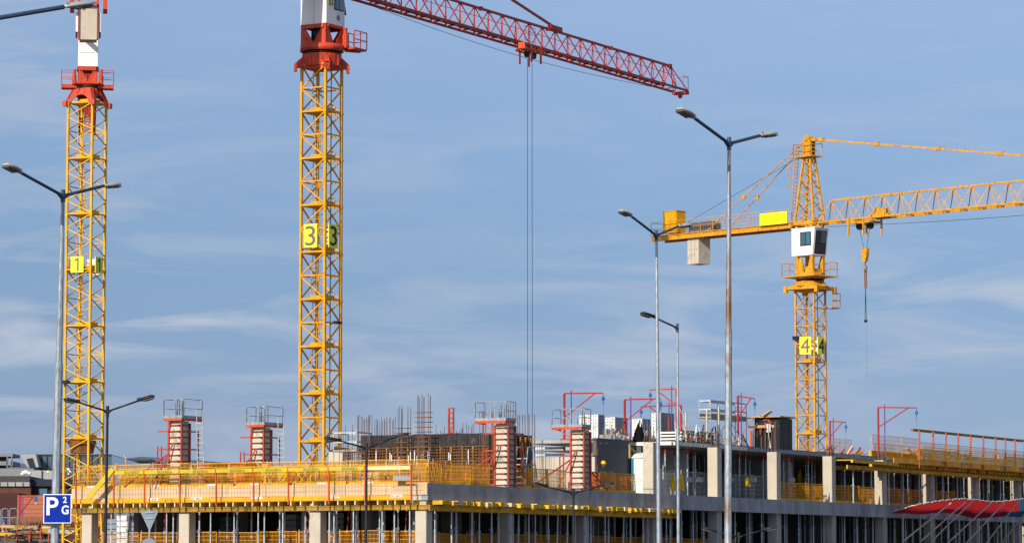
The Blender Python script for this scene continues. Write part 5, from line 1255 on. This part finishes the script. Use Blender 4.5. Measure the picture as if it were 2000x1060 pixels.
# rain clothes
def cloth(label, x, y0, y1, b0, w, m='rain_yellow'):
    p0, p1 = onB(x, y0, b0), onB(x, y1, b0); t = inb('hanging_jacket', label, 'jacket', p0.x, b0, p1.z); H_ = p0.z - p1.z; m_ = MB(); n = 9
    for i in range(n):
        for s_ in (0, 1): pass
    vs = []; rows = 6
    for r_ in range(rows + 1):
        f = r_ / rows; ww = w * (.45 + .55 * math.sin(min(1, f * 3.2) * math.pi / 2)) * (1 - .15 * f + .06 * math.sin(f * 11))
        for i in range(n + 1): u = i / n - .5; vs.append((u * ww, .06 * math.sin(u * 17 + f * 3) * (.3 + f), H_ * (1 - f) + .05 * math.sin(u * 9) * f))
    fs = [(r_ * (n + 1) + i, r_ * (n + 1) + i + 1, (r_ + 1) * (n + 1) + i + 1, (r_ + 1) * (n + 1) + i) for r_ in range(rows) for i in range(n)]
    k = len(vs); vs2 = [(x_, y_ + .08, z_) for x_, y_, z_ in vs]; m_.add(vs + vs2, fs + [tuple(i_ + k for i_ in reversed(f_)) for f_ in fs]); m_.build('fabric', m, t, smooth=True)
    m_ = MB(); m_.prism([(-w * .5, -.05, H_ * .55), (-w * .3, -.05, H_ * .55), (-w * .25, -.05, .0), (-w * .5, -.05, .1)], (0, .06, 0)); m_.build('sleeve', m, t); return t
cloth('yellow rain jacket hung on the mesh right of the first cream column', 1330, 924, 956, .5, .75)
cloth('torn yellow overalls hung on the mesh beside the yellow rain jacket', 1316, 930, 957, .5, .4)
cloth('small yellow cloth hung on the pale mesh right of the tall lamp pole', 1461, 932, 948, .5, .45)

t0_ = onB(1580, 930, 4.5); t = inb('beam_bundle', 'tangle of yellow formwork beams stored under the upper deck behind the orange mesh', 'beam bundle', t0_.x, 4.5, F2)
for i in range(16):
    x = random.uniform(-3, 3); strut('beam', t, (x, random.uniform(0, 1.5), .1), (x + random.uniform(-1.2, 1.2), random.uniform(0, 1.5), random.uniform(1.2, 2.8)), .1, random.choice(('timber_yellow', 'banner', 'safety_yellow', 'timber_dull')))
# ---------------------------------------------------------------- awning of coloured netting
aw_ = inb('debris_net', 'red, wine and blue debris netting spread on slanting poles at lower right', 'safety net')
def netpt(x, y, bb): q = onB(x, y, bb); return Vector((q.x, q.y, q.z))
top = [(1745, 999, -.2), (1790, 986, -2.2), (1835, 978, -2.6), (1880, 974, -2.8), (1905, 976, -2.8), (1935, 980, -2.8), (1962, 979, -2.8), (1992, 975, -2.8), (2025, 974, -2.8)]
bot = [(1746, 1000, -.15), (1800, 1004, -.3), (1832, 1000, -.4), (1870, 1003, -.4), (1902, 1012, -.6), (1930, 1010, -.6), (1965, 1007, -.5), (1990, 1009, -.5), (2025, 1009, -.5)]
tp_ = [netpt(*q) for q in top]; bt_ = [netpt(*q) for q in bot]
def patch(i0, i1, m, name='net_sheet', f0=0.0, f1=1.0):
    m_ = MB(); vs = []; rows = 6; cols = (i1 - i0) * 5
    for r_ in range(rows + 1):
        f = f0 + (f1 - f0) * r_ / rows
        for c_ in range(cols + 1):
            g_ = i0 + (i1 - i0) * c_ / cols; k = min(int(g_), i1 - 1); u = g_ - k
            a_ = tp_[k].lerp(tp_[k + 1], u); b_ = bt_[k].lerp(bt_[k + 1], u); p_ = a_.lerp(b_, f); p_.z -= .08 * math.sin(math.pi * f) * (1 + .4 * math.sin(g_ * 5)); vs.append(p_)
    fs = [(r_ * (cols + 1) + c_, r_ * (cols + 1) + c_ + 1, (r_ + 1) * (cols + 1) + c_ + 1, (r_ + 1) * (cols + 1) + c_) for r_ in range(rows) for c_ in range(cols)]
    m_.add(vs, fs); return m_.build(name, m, aw_, smooth=True)
patch(0, 3, 'net_red'); patch(3, 6, 'net_red', f1=.45); patch(3, 6, 'net_wine', f0=.45); patch(6, 7, 'net_red', f1=.6); patch(6, 7, 'net_blue', f0=.6); patch(7, 8, 'net_blue')
for a_, b_ in zip(tp_, tp_[1:]):
    n = max(3, int((b_ - a_).length / .5))
    for i in range(n): strut('edge_cord', aw_, a_.lerp(b_, i / n) + Vector((0, 0, .03 + .04 * (i % 2))), a_.lerp(b_, (i + .8) / n) + Vector((0, 0, .03 + .04 * ((i + 1) % 2))), .055, 'cord_white')
for i, (x0, y0, x1, y1) in enumerate(((1765, 1055, 1857, 981), (1798, 1056, 1886, 979), (1818, 1057, 1900, 977), (1850, 1060, 1936, 981), (1885, 1062, 1961, 981), (1925, 1062, 1990, 977), (1955, 1062, 2012, 990))):
    strut('slanting_pole', aw_, netpt(x0, y0, -.3), netpt(x1, y1, -2.75), .09, 'prop_steel')
for i, x in enumerate((1763, 1797, 1818, 1851, 1873, 1894, 1911, 1929, 1955, 1964, 1979)):
    p_ = netpt(x, 1003, -.25); strut('net_post', aw_, Vector((p_.x, -.25, F1 - .6)), Vector((p_.x, -.25, F2 - .4 if i % 3 else F2 + .9)), .1, 'prop_steel')

# ---------------------------------------------------------------- things behind the building on the right
wb_ = inb('cream_building', 'cream rendered building seen through the open storeys at far right', 'building')
bq = onA(1832, 1000, 185).y
MB().span(185, 200, bq - 110, bq, 0, 14).build('wall', 'cream_render', wb_)
for k in range(12): MB().span(184.9, 185, bq - 5 - k * 7, bq - 3 - k * 7, .5, 6.5).build('door_panel', 'green_panel', wb_); MB().span(184.9, 185, bq - 1.8 - k * 7, bq - .8 - k * 7, 7.4, 9.0).build('window', 'glass_dark', wb_)
MB().span(184.8, 200.2, bq - 110.2, bq + .2, 14, 14.3).build('parapet', 'clad_grey', wb_)

# ---------------------------------------------------------------- far left buildings
def bx(x0, x1, y0, y1, Yd, depth, name, m, parent, out_=0):
    p0, p1 = P(x0, y0, Yd), P(x1, y1, Yd); loc = parent.location
    z1_ = p0.z; z0_ = p1.z if y1 < 1100 else 0
    return MB().span(p0.x - loc.x, p1.x - loc.x, Yd - out_ - loc.y, Yd + depth - loc.y, z0_, z1_).build(name, m, parent)
g1 = thing('office_building', 'dark glass building with a pale flared roof corner behind the lamp pole', 'building', (P(100, HOR, 420).x, 420, 0))
bx(72, 215, 888, 1200, 420, 30, 'glass_wall', 'glass_blue', g1)
for i in range(12): bx(80 + i * 11, 81 + i * 11, 889, 960, 420, 1, 'mullion', 'navy', g1, .15)
bx(70, 217, 886.5, 888, 420, 31, 'roof_edge', 'clad_dark', g1, .3)
p0 = P(60, 905, 419); fl_ = MB()
pts = [(42, 888), (72, 887), (78, 912), (57, 913), (50, 905)]
fl_.prism([Vector((P(x, y, 418).x - g1.location.x, -3, P(x, y, 418).z)) for x, y in pts], (0, 14, 0)); fl_.build('flared_canopy', 'clad_pale', g1)
fl_ = MB(); pts = [(54, 896), (66, 894), (72, 913), (60, 913)]; fl_.prism([Vector((P(x, y, 418).x - g1.location.x, -3.1, P(x, y, 418).z)) for x, y in pts], (0, .3, 0)); fl_.build('canopy_opening', 'navy', g1)
g2 = thing('office_building', 'long low grey building with a dark flat roof behind the left deck', 'building', (P(245, HOR, 460).x, 460, 0))
bx(205, 292, 899, 1200, 460, 30, 'wall', 'clad_grey', g2); bx(203, 294, 896, 900, 460, 31, 'roof_edge', 'clad_dark', g2, .5); bx(213, 238, 901, 925, 460, .2, 'window_band', 'glass_blue', g2, .2); bx(246, 248, 892, 920, 459, .3, 'flue', 'galvanised', g2)
g3 = thing('roof_frame', 'grey open steel platform frame on the far left skyline', 'steel platform', (P(10, HOR, 400).x, 400, 0))
bx(-20, 25, 885, 891, 400, 6, 'upper_deck', 'clad_grey', g3); bx(-20, 25, 900, 908, 400, 6, 'lower_deck', 'clad_grey', g3)
for x in (-15, -4, 13, 22): bx(x, x + 1.5, 891, 914, 400, .5, 'post', 'clad_grey', g3); 
bx(-20, 5, 892, 913, 401, 4, 'plant_box', 'clad_dark', g3)
g4 = thing('plant_building', 'pale grey metal clad plant building at the left edge', 'building', (P(30, HOR, 380).x, 380, 0))
bx(-60, 62, 914, 1200, 380, 14, 'wall', 'clad_grey', g4)
bx(61, 96, 918, 1200, 372, 9, 'unit', 'clad_pale', g4); bx(95, 101, 919, 1200, 371, 10, 'unit', 'clad_pale', g4); bx(81, 82, 918, 937, 371.8, .1, 'seam', 'clad_dark', g4)
bx(91, 95, 919, 922, 371.7, .1, 'sticker', 'blank_yellow', g4)
pp = MB(); pts = [(44, 927), (44, 923), (47, 921.5), (56, 922), (59, 926)]; pp.tube([P(x, y, 368) - g4.location for x, y in pts], .22, 10); pp.build('duct', 'white_paint', g4, smooth=True)
pp = MB(); pts = [(126, 918), (131, 916), (136, 919), (136, 926)]; pp.tube([P(x, y, 368) - g4.location for x, y in pts], .22, 10); pp.build('duct', 'white_paint', g4, smooth=True)
g5 = thing('brick_building', 'brown brick building with a pale strip under its parapet at the left edge', 'building', (P(30, HOR, 330).x, 330, 0))
bx(-80, 57, 949, 1200, 330, 25, 'wall', 'brick_brown', g5); bx(-80, 58, 941, 949, 330, 25, 'pale_band', 'clad_pale', g5, .25); bx(-80, 58, 929, 941, 330, 25, 'parapet', 'clad_dark', g5, .1)
for i in range(8): bx(-60 + i * 15, -59.2 + i * 15, 941.2, 948.6, 330, .1, 'joint', 'clad_dark', g5, .36)
bx(57.2, 142, 935, 949, 331, 20, 'parapet', 'navy', g5, .1); bx(57.2, 142, 949, 1200, 331.5, 20, 'wall', 'navy', g5)
bx(76, 92, 953, 966, 331.3, .1, 'window', 'glass_teal', g5); bx(100, 132, 953, 966, 331.3, .1, 'window', 'glass_dark', g5)
g6 = thing('brick_wall', 'dark maroon brick block at the far left behind the railings', 'building', (P(0, HOR, 300).x, 300, 0)); bx(-80, 34, 962, 1200, 300, 10, 'wall', 'brick_dark', g6)
for i in range(9): bx(-80, 34, 965 + i * 4, 965.5 + i * 4, 300, .1, 'brick_course', 'brick_brown', g6, .02)
g7 = thing('brick_wall', 'flat salmon coloured wall left of the blue parking sign', 'building', (P(60, HOR, 296).x, 296, 0)); bx(34.3, 200, 966.5, 1200, 296, 8, 'wall', 'brick_salmon', g7)
for i in range(4): bx(34.5, 145, 975 + i * 9, 975.4 + i * 9, 296, .1, 'panel_joint', 'brick_brown', g7, .02)
# red davit in front of the salmon wall
t = thing('davit_hoist', 'faded red davit hoist in front of the salmon wall at lower left', 'hoist', (P(39, HOR, 240).x, 240, 5.5), 0, 'red davit hoists with blue hooks')
o_ = t.location
strut('post', t, P(39, 1035, 240) - o_, P(39, 967, 240) - o_, .16, 'hoist_red'); strut('arm', t, P(39, 970, 240) - o_, P(70, 969, 240) - o_, .1, 'hoist_red'); strut('brace', t, P(39, 1002, 240) - o_, P(64, 970, 240) - o_, .1, 'hoist_red')
strut('purple_prop', t, P(45, 968, 240) - o_, P(44, 1010, 240) - o_, .06, 'purple'); h_ = MB(); h_.box(P(70, 974, 240) - o_, (.2, .2, .35)); h_.build('chain_hoist', 'blue_tool', t); strut('chain', t, P(70, 976, 240) - o_, P(69.5, 984, 240) - o_, .05, 'panel_white')
# rusty rebar field, formwork tables, railings at the lower left
t = thing('starter_bars', 'dense comb of rusty starter bars in front of the salmon wall', 'rebar', P(50, 1040, 235), 0); o_ = t.location
for i in range(46): x = 18 + i * 2.1; strut('bar', t, P(x, 1036, 235) - o_, P(x + random.uniform(-.6, .6), 1006 + random.uniform(0, 4), 235 + (i % 3) * .4) - o_, .05, random.choice(('rust_bar', 'rust_bar_grey')))
t = thing('slab_under_work', 'low slab under construction crowded with boards at the lower left edge', 'formwork', P(60, 1060, 228), 0); o_ = t.location
MB().span(-9, 6, 0, 12, -6, P(60, 1052, 228).z - o_.z).build('deck', 'concrete_dark', t)
random.seed(11)
for i in range(34):
    x = random.uniform(-2, 112); y = random.uniform(1026, 1052); p_ = P(x, y, 227 - random.random() * 2) - o_
    q_ = p_ + Vector((random.uniform(.6, 2.0), random.uniform(-.3, .3), random.uniform(-.12, .12))); strut('board', t, p_, q_, random.uniform(.1, .28), random.choice(('board', 'timber_dull', 'black_form', 'clad_pale', 'rust_bar', 'black_form', 'plywood')))
for i, x in enumerate((8, 30, 55, 76, 92, 118)): strut('red_post', t, P(x + 2, 1058, 225) - o_, P(x + 4, 1030, 225) - o_, .07, 'form_red')
for k, (x0, x1, y) in enumerate(((-2, 30, 1027.5), (-2, 24, 1041))): strut('yellow_board', t, P(x0, y, 224) - o_, P(x1, y, 224) - o_, .2, 'safety_yellow', .1)
for i, (x0, x1) in enumerate(((-12, 1), (4, 16), (19, 34))):
    t = thing('guard_rail', 'galvanised hooped railing at the lower left, %s from the left' % ORD[i], 'railing', P(x0, 1020, 232), 0, 'hooped railings at the lower left'); o_ = t.location
    a_, b_ = P(x0, 1025, 232) - o_, P(x1, 1025, 232) - o_; a2, b2 = P(x0, 995, 232) - o_, P(x1, 995, 232) - o_; m_ = MB()
    m_.tube([a_, a2, a2 + Vector((.12, 0, .1)), b2 + Vector((-.12, 0, .1)), b2, b_], .03, 6); m_.cyl(a_.lerp(a2, .5), b_.lerp(b2, .5), .025, n=6); m_.build('hoop', 'galvanised', t)
# things seen under the left facade
for i, (x0, x1, y0, y1, m_) in enumerate(((206, 228, 1012, 1045, 'sign_back'), (228, 250, 1005, 1048, 'panel_white'), (255, 285, 1018, 1048, 'sign_back'), (430, 452, 1008, 1030, 'glass_teal'), (556, 578, 1003, 1032, 'sign_back'), (648, 660, 1000, 1030, 'panel_white'))):
    p0, p1 = onA(x0, y0, 8), onA(x1, y1, 8); t = inb('panel_stack', 'pile of panels seen under the left slab, %s from the left' % ORD[i], 'panel stack', 8, p1.y, F1, 'panel piles under the left slab')
    hh = p0.z - F1; n = 7
    for k in range(n): MB().span(0, .6, 0, p0.y - p1.y, hh * k / n + .02, hh * (k + 1) / n - .03).build('panel', m_, t)
t = inb('maroon_hoarding', 'dull maroon site cabin wall far behind the left facade', 'site cabin', 40, 26, F1 - 1); MB().span(0, 3, 0, 30, -4, 3.6).build('wall', 'brick_dark', t)
for k in range(4): MB().span(-.05, 0, 2 + 6 * k, 4.5 + 6 * k, 1, 2.6).build('window', 'glass_teal', t)

# ---------------------------------------------------------------- street lamps
def lamp_head(p, q, w, h_, mshell, mlens, parent):
    """flattened leaf shaped housing from the arm end p to the tip q, lens below"""
    p, q = Vector(p), Vector(q); d = (q - p); L_ = d.length; d.normalize(); side = d.cross(Vector((0, 0, 1))).normalized(); up = side.cross(d)
    prof = [(0, .30, .55), (.12, .38, .7), (.3, .82, .95), (.5, 1, 1), (.75, .97, .92), (.92, .75, .65), (1, .42, .3)]; n = 12; vs = []
    for t_, ww, hh in prof:
        for i in range(n):
            a_ = 2 * math.pi * i / n; y = math.cos(a_) * w / 2 * ww; z = math.sin(a_) * h_ / 2 * hh
            if z < 0: z *= .55
            vs.append(p + d * (t_ * L_) + side * y + up * z)
    fs = [(r_ * n + i, r_ * n + (i + 1) % n, (r_ + 1) * n + (i + 1) % n, (r_ + 1) * n + i) for r_ in range(len(prof) - 1) for i in range(n)]
    fs += [tuple(range(n - 1, -1, -1)), tuple(range((len(prof) - 1) * n, len(prof) * n))]
    m_ = MB(); m_.add(vs, fs); ho = m_.build('lamp_head', mshell, parent, smooth=True)
    l_ = MB(); c = p + d * L_ * .62 - up * h_ * .3; M = Matrix((d, side, up)).transposed(); l_.box(c, (L_ * .62, w * .72, .03), M=M); l_.box(c + d * .02 - up * .02, (L_ * .4, w * .5, .02), M=M); l_.build('lens', mlens, ho)
    l_ = MB(); l_.box(p + d * L_ * .12 + up * h_ * .32, (.1, .09, .06), M=M); l_.box(q - d * .12 + up * h_ * .3, (.05, .05, .06), M=M); l_.build('clamp', mshell, ho)
def street_lamp(label, top, base_px, Yd, arms, pole_m, arm_m, shell, r0, r1, base_z=0, group=None, armw=.09, hw=.34, hh=.16, hl=.62, sides=8):
    tp_ = P(top[0], top[1], Yd); t = thing('street_lamp', label, 'street lamp', (tp_.x, Yd, base_z), 0, group); o_ = t.location; H_ = tp_.z - base_z
    lean = P(base_px[0], base_px[1], Yd); kx = (lean.x - tp_.x) / (lean.z - tp_.z)   # measured lean of the post
    def at(z): return Vector((kx * (z - H_), 0, z))
    m_ = MB()
    if r0 > .1: m_.cyl(at(0), at(H_ * .68), r0, r0 * .68 + r1 * .32, sides); m_.cyl(at(H_ * .68), at(H_), r0 * .58 + r1 * .3, r1, sides); m_.cyl(at(0), at(.35), r0 * 1.9, r0 * 1.7, 8)
    else: m_.cyl(at(0), at(H_), r0, r1, 10)
    m_.build('pole', pole_m, t, smooth=sides > 8)
    m_ = MB(); m_.cyl(at(H_ - .22), at(H_ + .1), r1 * 1.35, r1 * 1.3, 10); m_.build('pole_cap', arm_m, t)
    for (hx0, hy0, hx1, hy1, dY) in arms:
        a_ = P(hx0, hy0, Yd + dY * .75) - o_; b_ = P(hx1, hy1, Yd + dY) - o_
        strut('arm', t, at(H_ - .06), a_, armw, arm_m, rnd=True); m_ = MB(); m_.cyl(at(H_ - .12), at(H_ - .06).lerp(a_, .12), armw * .7, armw * .55, 10); m_.build('arm_socket', arm_m, t)
        lamp_head(a_, b_, hw, hh, shell, 'lens', t)
    return t
L1 = street_lamp('tall galvanised twin arm street lamp carrying the blue parking sign', (123, 378), (107, 1060), 85, [(42, 338, 9, 321, -2.1), (203, 363, 232, 361, 2.1)], 'galvanised', 'arm_blue', 'lamp_shell', .125, .045, hw=.36, hh=.17, armw=.085)
street_lamp('street lamp whose single arm reaches in at the top left corner', (-185, 60), (-196, 1060), 62, [(125, 14, 182, 8, 1.6), (-420, 30, -460, 24, -1.6)], 'galvanised', 'arm_blue', 'lamp_shell', .125, .05, hw=.30, hh=.15, armw=.09)
street_lamp('tallest galvanised twin arm street lamp with rust streaks, right of centre', (1424, 276), (1422, 1060), 82.5, [(1358, 232, 1325, 212, -2.1), (1484, 265, 1514, 261, 2.1)], 'galvanised_rusty', 'arm_blue', 'lamp_shell', .105, .04, hw=.34, hh=.16, armw=.085)
street_lamp('slimmer galvanised twin arm street lamp before the yellow counter jib', (1282, 456), (1287, 1060), 105, [(1234, 423, 1211, 411, -2.0), (1325, 442, 1349, 439, 2.0)], 'galvanised', 'arm_blue', 'lamp_shell', .095, .04, hw=.32, hh=.15, armw=.08)
street_lamp('galvanised street lamp with one dark left pointing head', (1323, 637), (1325, 1060), 120, [(1279, 620, 1252, 611, -1.2)], 'galvanised', 'arm_blue', 'dark_paint', .075, .04, hw=.36, hh=.17, armw=.075)
dk = dict(pole_m='dark_paint', arm_m='dark_paint', shell='dark_paint', r0=.055, r1=.038, group=None, armw=.055, hw=.26, hh=.15)
street_lamp('black twin arm lamp in front of the left end of the deck', (210, 799), (206, 1060), 96, [(156, 786, 124, 779, -.6), (268, 783, 302, 773, -.3)], **dk)
street_lamp('black twin arm lamp in front of the yellow mast numbered 3', (716, 871), (715, 1060), 104, [(667, 861, 633, 855, -.6), (766, 855, 799, 847, -.3)], **dk)
street_lamp('black twin arm lamp before the grey edge beam right of the corner', (1120, 959), (1120, 1060), 111, [(1070, 950, 1041, 943, -.6), (1171, 948, 1200, 943, -.3)], **dk)
street_lamp('lowest black twin arm lamp at the bottom behind the tallest lamp pole', (1443, 1044), (1443, 1064), 120, [(1400, 1038, 1371, 1030, -.5), (1488, 1035, 1518, 1029, -.3)], **dk)
# parking sign
p0, p1 = P(85, 964, 84.7), P(139, 1021, 84.7); cx, cz = (p0.x + p1.x) / 2, (p0.z + p1.z) / 2; w_, h_ = p1.x - p0.x, p0.z - p1.z
t = thing('parking_sign', 'blue square parking sign with white P, 2 and G on a lamp pole', 'sign', (cx, 84.7, cz))
MB().span(-w_ / 2, w_ / 2, 0, .02, -h_ / 2, h_ / 2).build('border', 'sign_white', t)
MB().span(-w_ / 2 + .022, w_ / 2 - .022, -.006, -.001, -h_ / 2 + .022, h_ / 2 - .022).build('blue_face', 'sign_blue', t)
text('letter', 'P', .455, 'sign_white', t, (-.125, -.009, .062), RIGHT_FACE, 1, .006, .002, width=.30)
text('letter', '2', .155, 'sign_white', t, (.19, -.009, .225), RIGHT_FACE, 1, .003, .002, width=.10)
text('letter', 'G', .23, 'sign_white', t, (.2, -.009, -.03), RIGHT_FACE, 1, .006, .002, width=.18)
for z in (-.2, .2): MB().span(-.16, .16, .02, .07, z - .02, z + .02).build('clamp', 'galvanised', t)
# back of triangular sign
Yt = 110; t = thing('road_sign', 'grey back of a downward triangle sign over a round one, before the left facade', 'sign', (P(291, HOR, Yt).x, Yt, 0)); o_ = t.location
strut('post', t, (0, .04, 0), (0, .04, P(291, 994, Yt).z), .07, 'galvanised', rnd=True)
a_, b_, c_ = P(273, 996, Yt) - o_, P(310, 996, Yt) - o_, P(292, 1037, Yt) - o_
def inset(p, f): g_ = (a_ + b_ + c_) / 3; return g_ + (p - g_) * f
m_ = MB(); m_.prism([p_ for p_ in (a_.lerp(b_, .06), a_.lerp(b_, .94), b_.lerp(c_, .06), b_.lerp(c_, .94), c_.lerp(a_, .06), c_.lerp(a_, .94))], (0, .015, 0)); m_.build('triangle_plate', 'sign_back', t)
for z in (1000, 1011): m_ = MB(); q_ = P(291, z, Yt) - o_; m_.span(-.14, .14, -.03, 0, q_.z - .02, q_.z + .02); m_.build('clamp', 'galvanised', t)
q_ = P(291, 1064, Yt) - o_; m_ = MB(); m_.cyl(q_, q_ + Vector((0, .015, 0)), .24, n=32); m_.build('round_plate', 'sign_back', t)

# ---------------------------------------------------------------- people
def person(label, loc, facing, helmet, vest, trousers, stride=0, look=0, hands=((.25, .35, 1.0), (-.22, .3, 1.05))):
    t = thing('person', label, 'person', loc, facing)
    J = {'pel': (0, 0, .95, .15), 'wa': (0, .02, 1.1, .145), 'ch': (0, .02, 1.32, .165), 'nk': (0, .03, 1.5, .06), 'hd0': (0, .05, 1.58, .07), 'hd1': (0, .06, 1.68, .098), 'hd2': (0, .05, 1.76, .09)}
    E = [('pel', 'wa'), ('wa', 'ch'), ('ch', 'nk'), ('nk', 'hd0'), ('hd0', 'hd1'), ('hd1', 'hd2')]
    for s_, h_ in ((1, hands[0]), (-1, hands[1])):
        S_ = 'r' if s_ > 0 else 'l'
        J['sh' + S_] = (s_ * .19, .02, 1.43, .07); hx, hy, hz = h_; J['el' + S_] = (s_ * .27, (hy + .0) * .4 - .03, 1.17, .05); J['wr' + S_] = (hx, hy, hz, .032)
        J['hp' + S_] = (s_ * .1, 0, .88, .1); J['kn' + S_] = (s_ * .12, .05 + stride * s_ * .1, .5, .07); J['an' + S_] = (s_ * .13, stride * s_ * .12 - .02, .1, .045); J['to' + S_] = (s_ * .14, stride * s_ * .12 + .16, .045, .04)
        J['pa' + S_] = (hx, hy + .07, hz - .01, .032)
        E += [('ch', 'sh' + S_), ('sh' + S_, 'el' + S_), ('el' + S_, 'wr' + S_), ('wr' + S_, 'pa' + S_), ('pel', 'hp' + S_), ('hp' + S_, 'kn' + S_), ('kn' + S_, 'an' + S_), ('an' + S_, 'to' + S_)]
        for k in range(4):
            nm = 'f%d%s' % (k, S_); J[nm] = (hx + (k - 1.5) * .021, hy + .13 + (.02 if k in (1, 2) else 0), hz - .03, .0085); nm2 = 'g' + nm; J[nm2] = (hx + (k - 1.5) * .021, hy + .155, hz - .065, .0075); E += [('pa' + S_, nm), (nm, nm2)]
        nm = 'th' + S_; J[nm] = (hx - s_ * .045, hy + .07, hz - .03, .010); E.append(('wr' + S_, nm))
    ks = list(J); me = bpy.data.meshes.new('body'); me.from_pydata([J[k][:3] for k in ks], [(ks.index(a), ks.index(b)) for a, b in E], []); o = put('body', me, t)
    md = o.modifiers.new('skin', 'SKIN')
    for i, k in enumerate(ks):
        v = me.skin_vertices[0].data[i]; v.radius = (J[k][3], J[k][3] * (.72 if k in ('ch', 'wa', 'pel') else 1)); v.use_root = (k == 'pel')
    sb_ = o.modifiers.new('sub', 'SUBSURF'); sb_.levels = 1; sb_.render_levels = 1
    bpy.context.view_layer.update()
    me2 = bpy.data.meshes.new_from_object(o.evaluated_get(bpy.context.evaluated_depsgraph_get())); o.modifiers.clear(); o.data = me2
    me2.materials.clear()
    for k in ('skin', vest, trousers, 'black_steel'): me2.materials.append(MATS[k])
    for p_ in me2.polygons:
        z = p_.center.z; x = abs(p_.center.x); y = p_.center.y; p_.use_smooth = True
        p_.material_index = 3 if z < .13 else 2 if z < .98 and x < .2 and y < .22 else 1 if (z < 1.5 and not (y > hands[0][1] - .02 and x > .1)) else 0
    m_ = MB(); n = 12
    for z, r_ in ((1.72, .125), (1.77, .128), (1.83, .11), (1.88, .07), (1.9, .0)):
        for i in range(n): a_ = 2 * math.pi * i / n; m_.v.append((math.cos(a_) * r_, .05 + math.sin(a_) * r_ * 1.15, z))
    m_.f = [(r_ * n + i, r_ * n + (i + 1) % n, (r_ + 1) * n + (i + 1) % n, (r_ + 1) * n + i) for r_ in range(4) for i in range(n)]; m_.m = [0] * len(m_.f)
    m_.add([(-.11, .15, 1.725), (.11, .15, 1.725), (.07, .27, 1.715), (-.07, .27, 1.715), (-.11, .15, 1.74), (.11, .15, 1.74), (.07, .27, 1.73), (-.07, .27, 1.73)], BOXF); m_.build('helmet', helmet, t, smooth=True)
    m_ = MB(); m_.add([(-.018, .15, 1.69), (.018, .15, 1.69), (.02, .15, 1.64), (-.02, .15, 1.64), (0, .185, 1.645)], [(0, 1, 4), (1, 2, 4), (2, 3, 4), (3, 0, 4)]); m_.build('nose', 'skin', t)
    for s_ in (-1, 1):
        MB().box((s_ * .035, .153, 1.70), (.022, .012, .012)).build('eye', 'hair', t); MB().box((s_ * .1, .055, 1.67), (.02, .04, .06)).build('ear', 'skin', t)
    MB().box((0, .15, 1.615), (.045, .012, .008)).build('mouth', 'jib_red', t)
    m_ = MB()
    for z in (1.08, 1.24):
        n = 16; pts = [Vector((math.cos(2 * math.pi * i / n) * .178, .02 + math.sin(2 * math.pi * i / n) * .135, z)) for i in range(n + 1)]
        for a_, b_ in zip(pts, pts[1:]): m_.bar(a_, b_, .012, .05)
    m_.build('reflective_band', 'reflective', t)
    return t
p_ = onB(1189, 940, .9)
person('worker in a yellow helmet and green jacket standing behind the orange mesh', B(p_.x, 1.3, F2 - .02), R(-115), 'helmet_yellow', 'cloth_green', 'cloth_navy')
pw = P(6, 1060, 229); person('worker in a blue helmet and orange vest bending to work at the left edge', (pw.x, 229, P(6, 1013, 229).z - 1.9), R(-60), 'helmet_blue', 'vest_orange', 'cloth_navy')
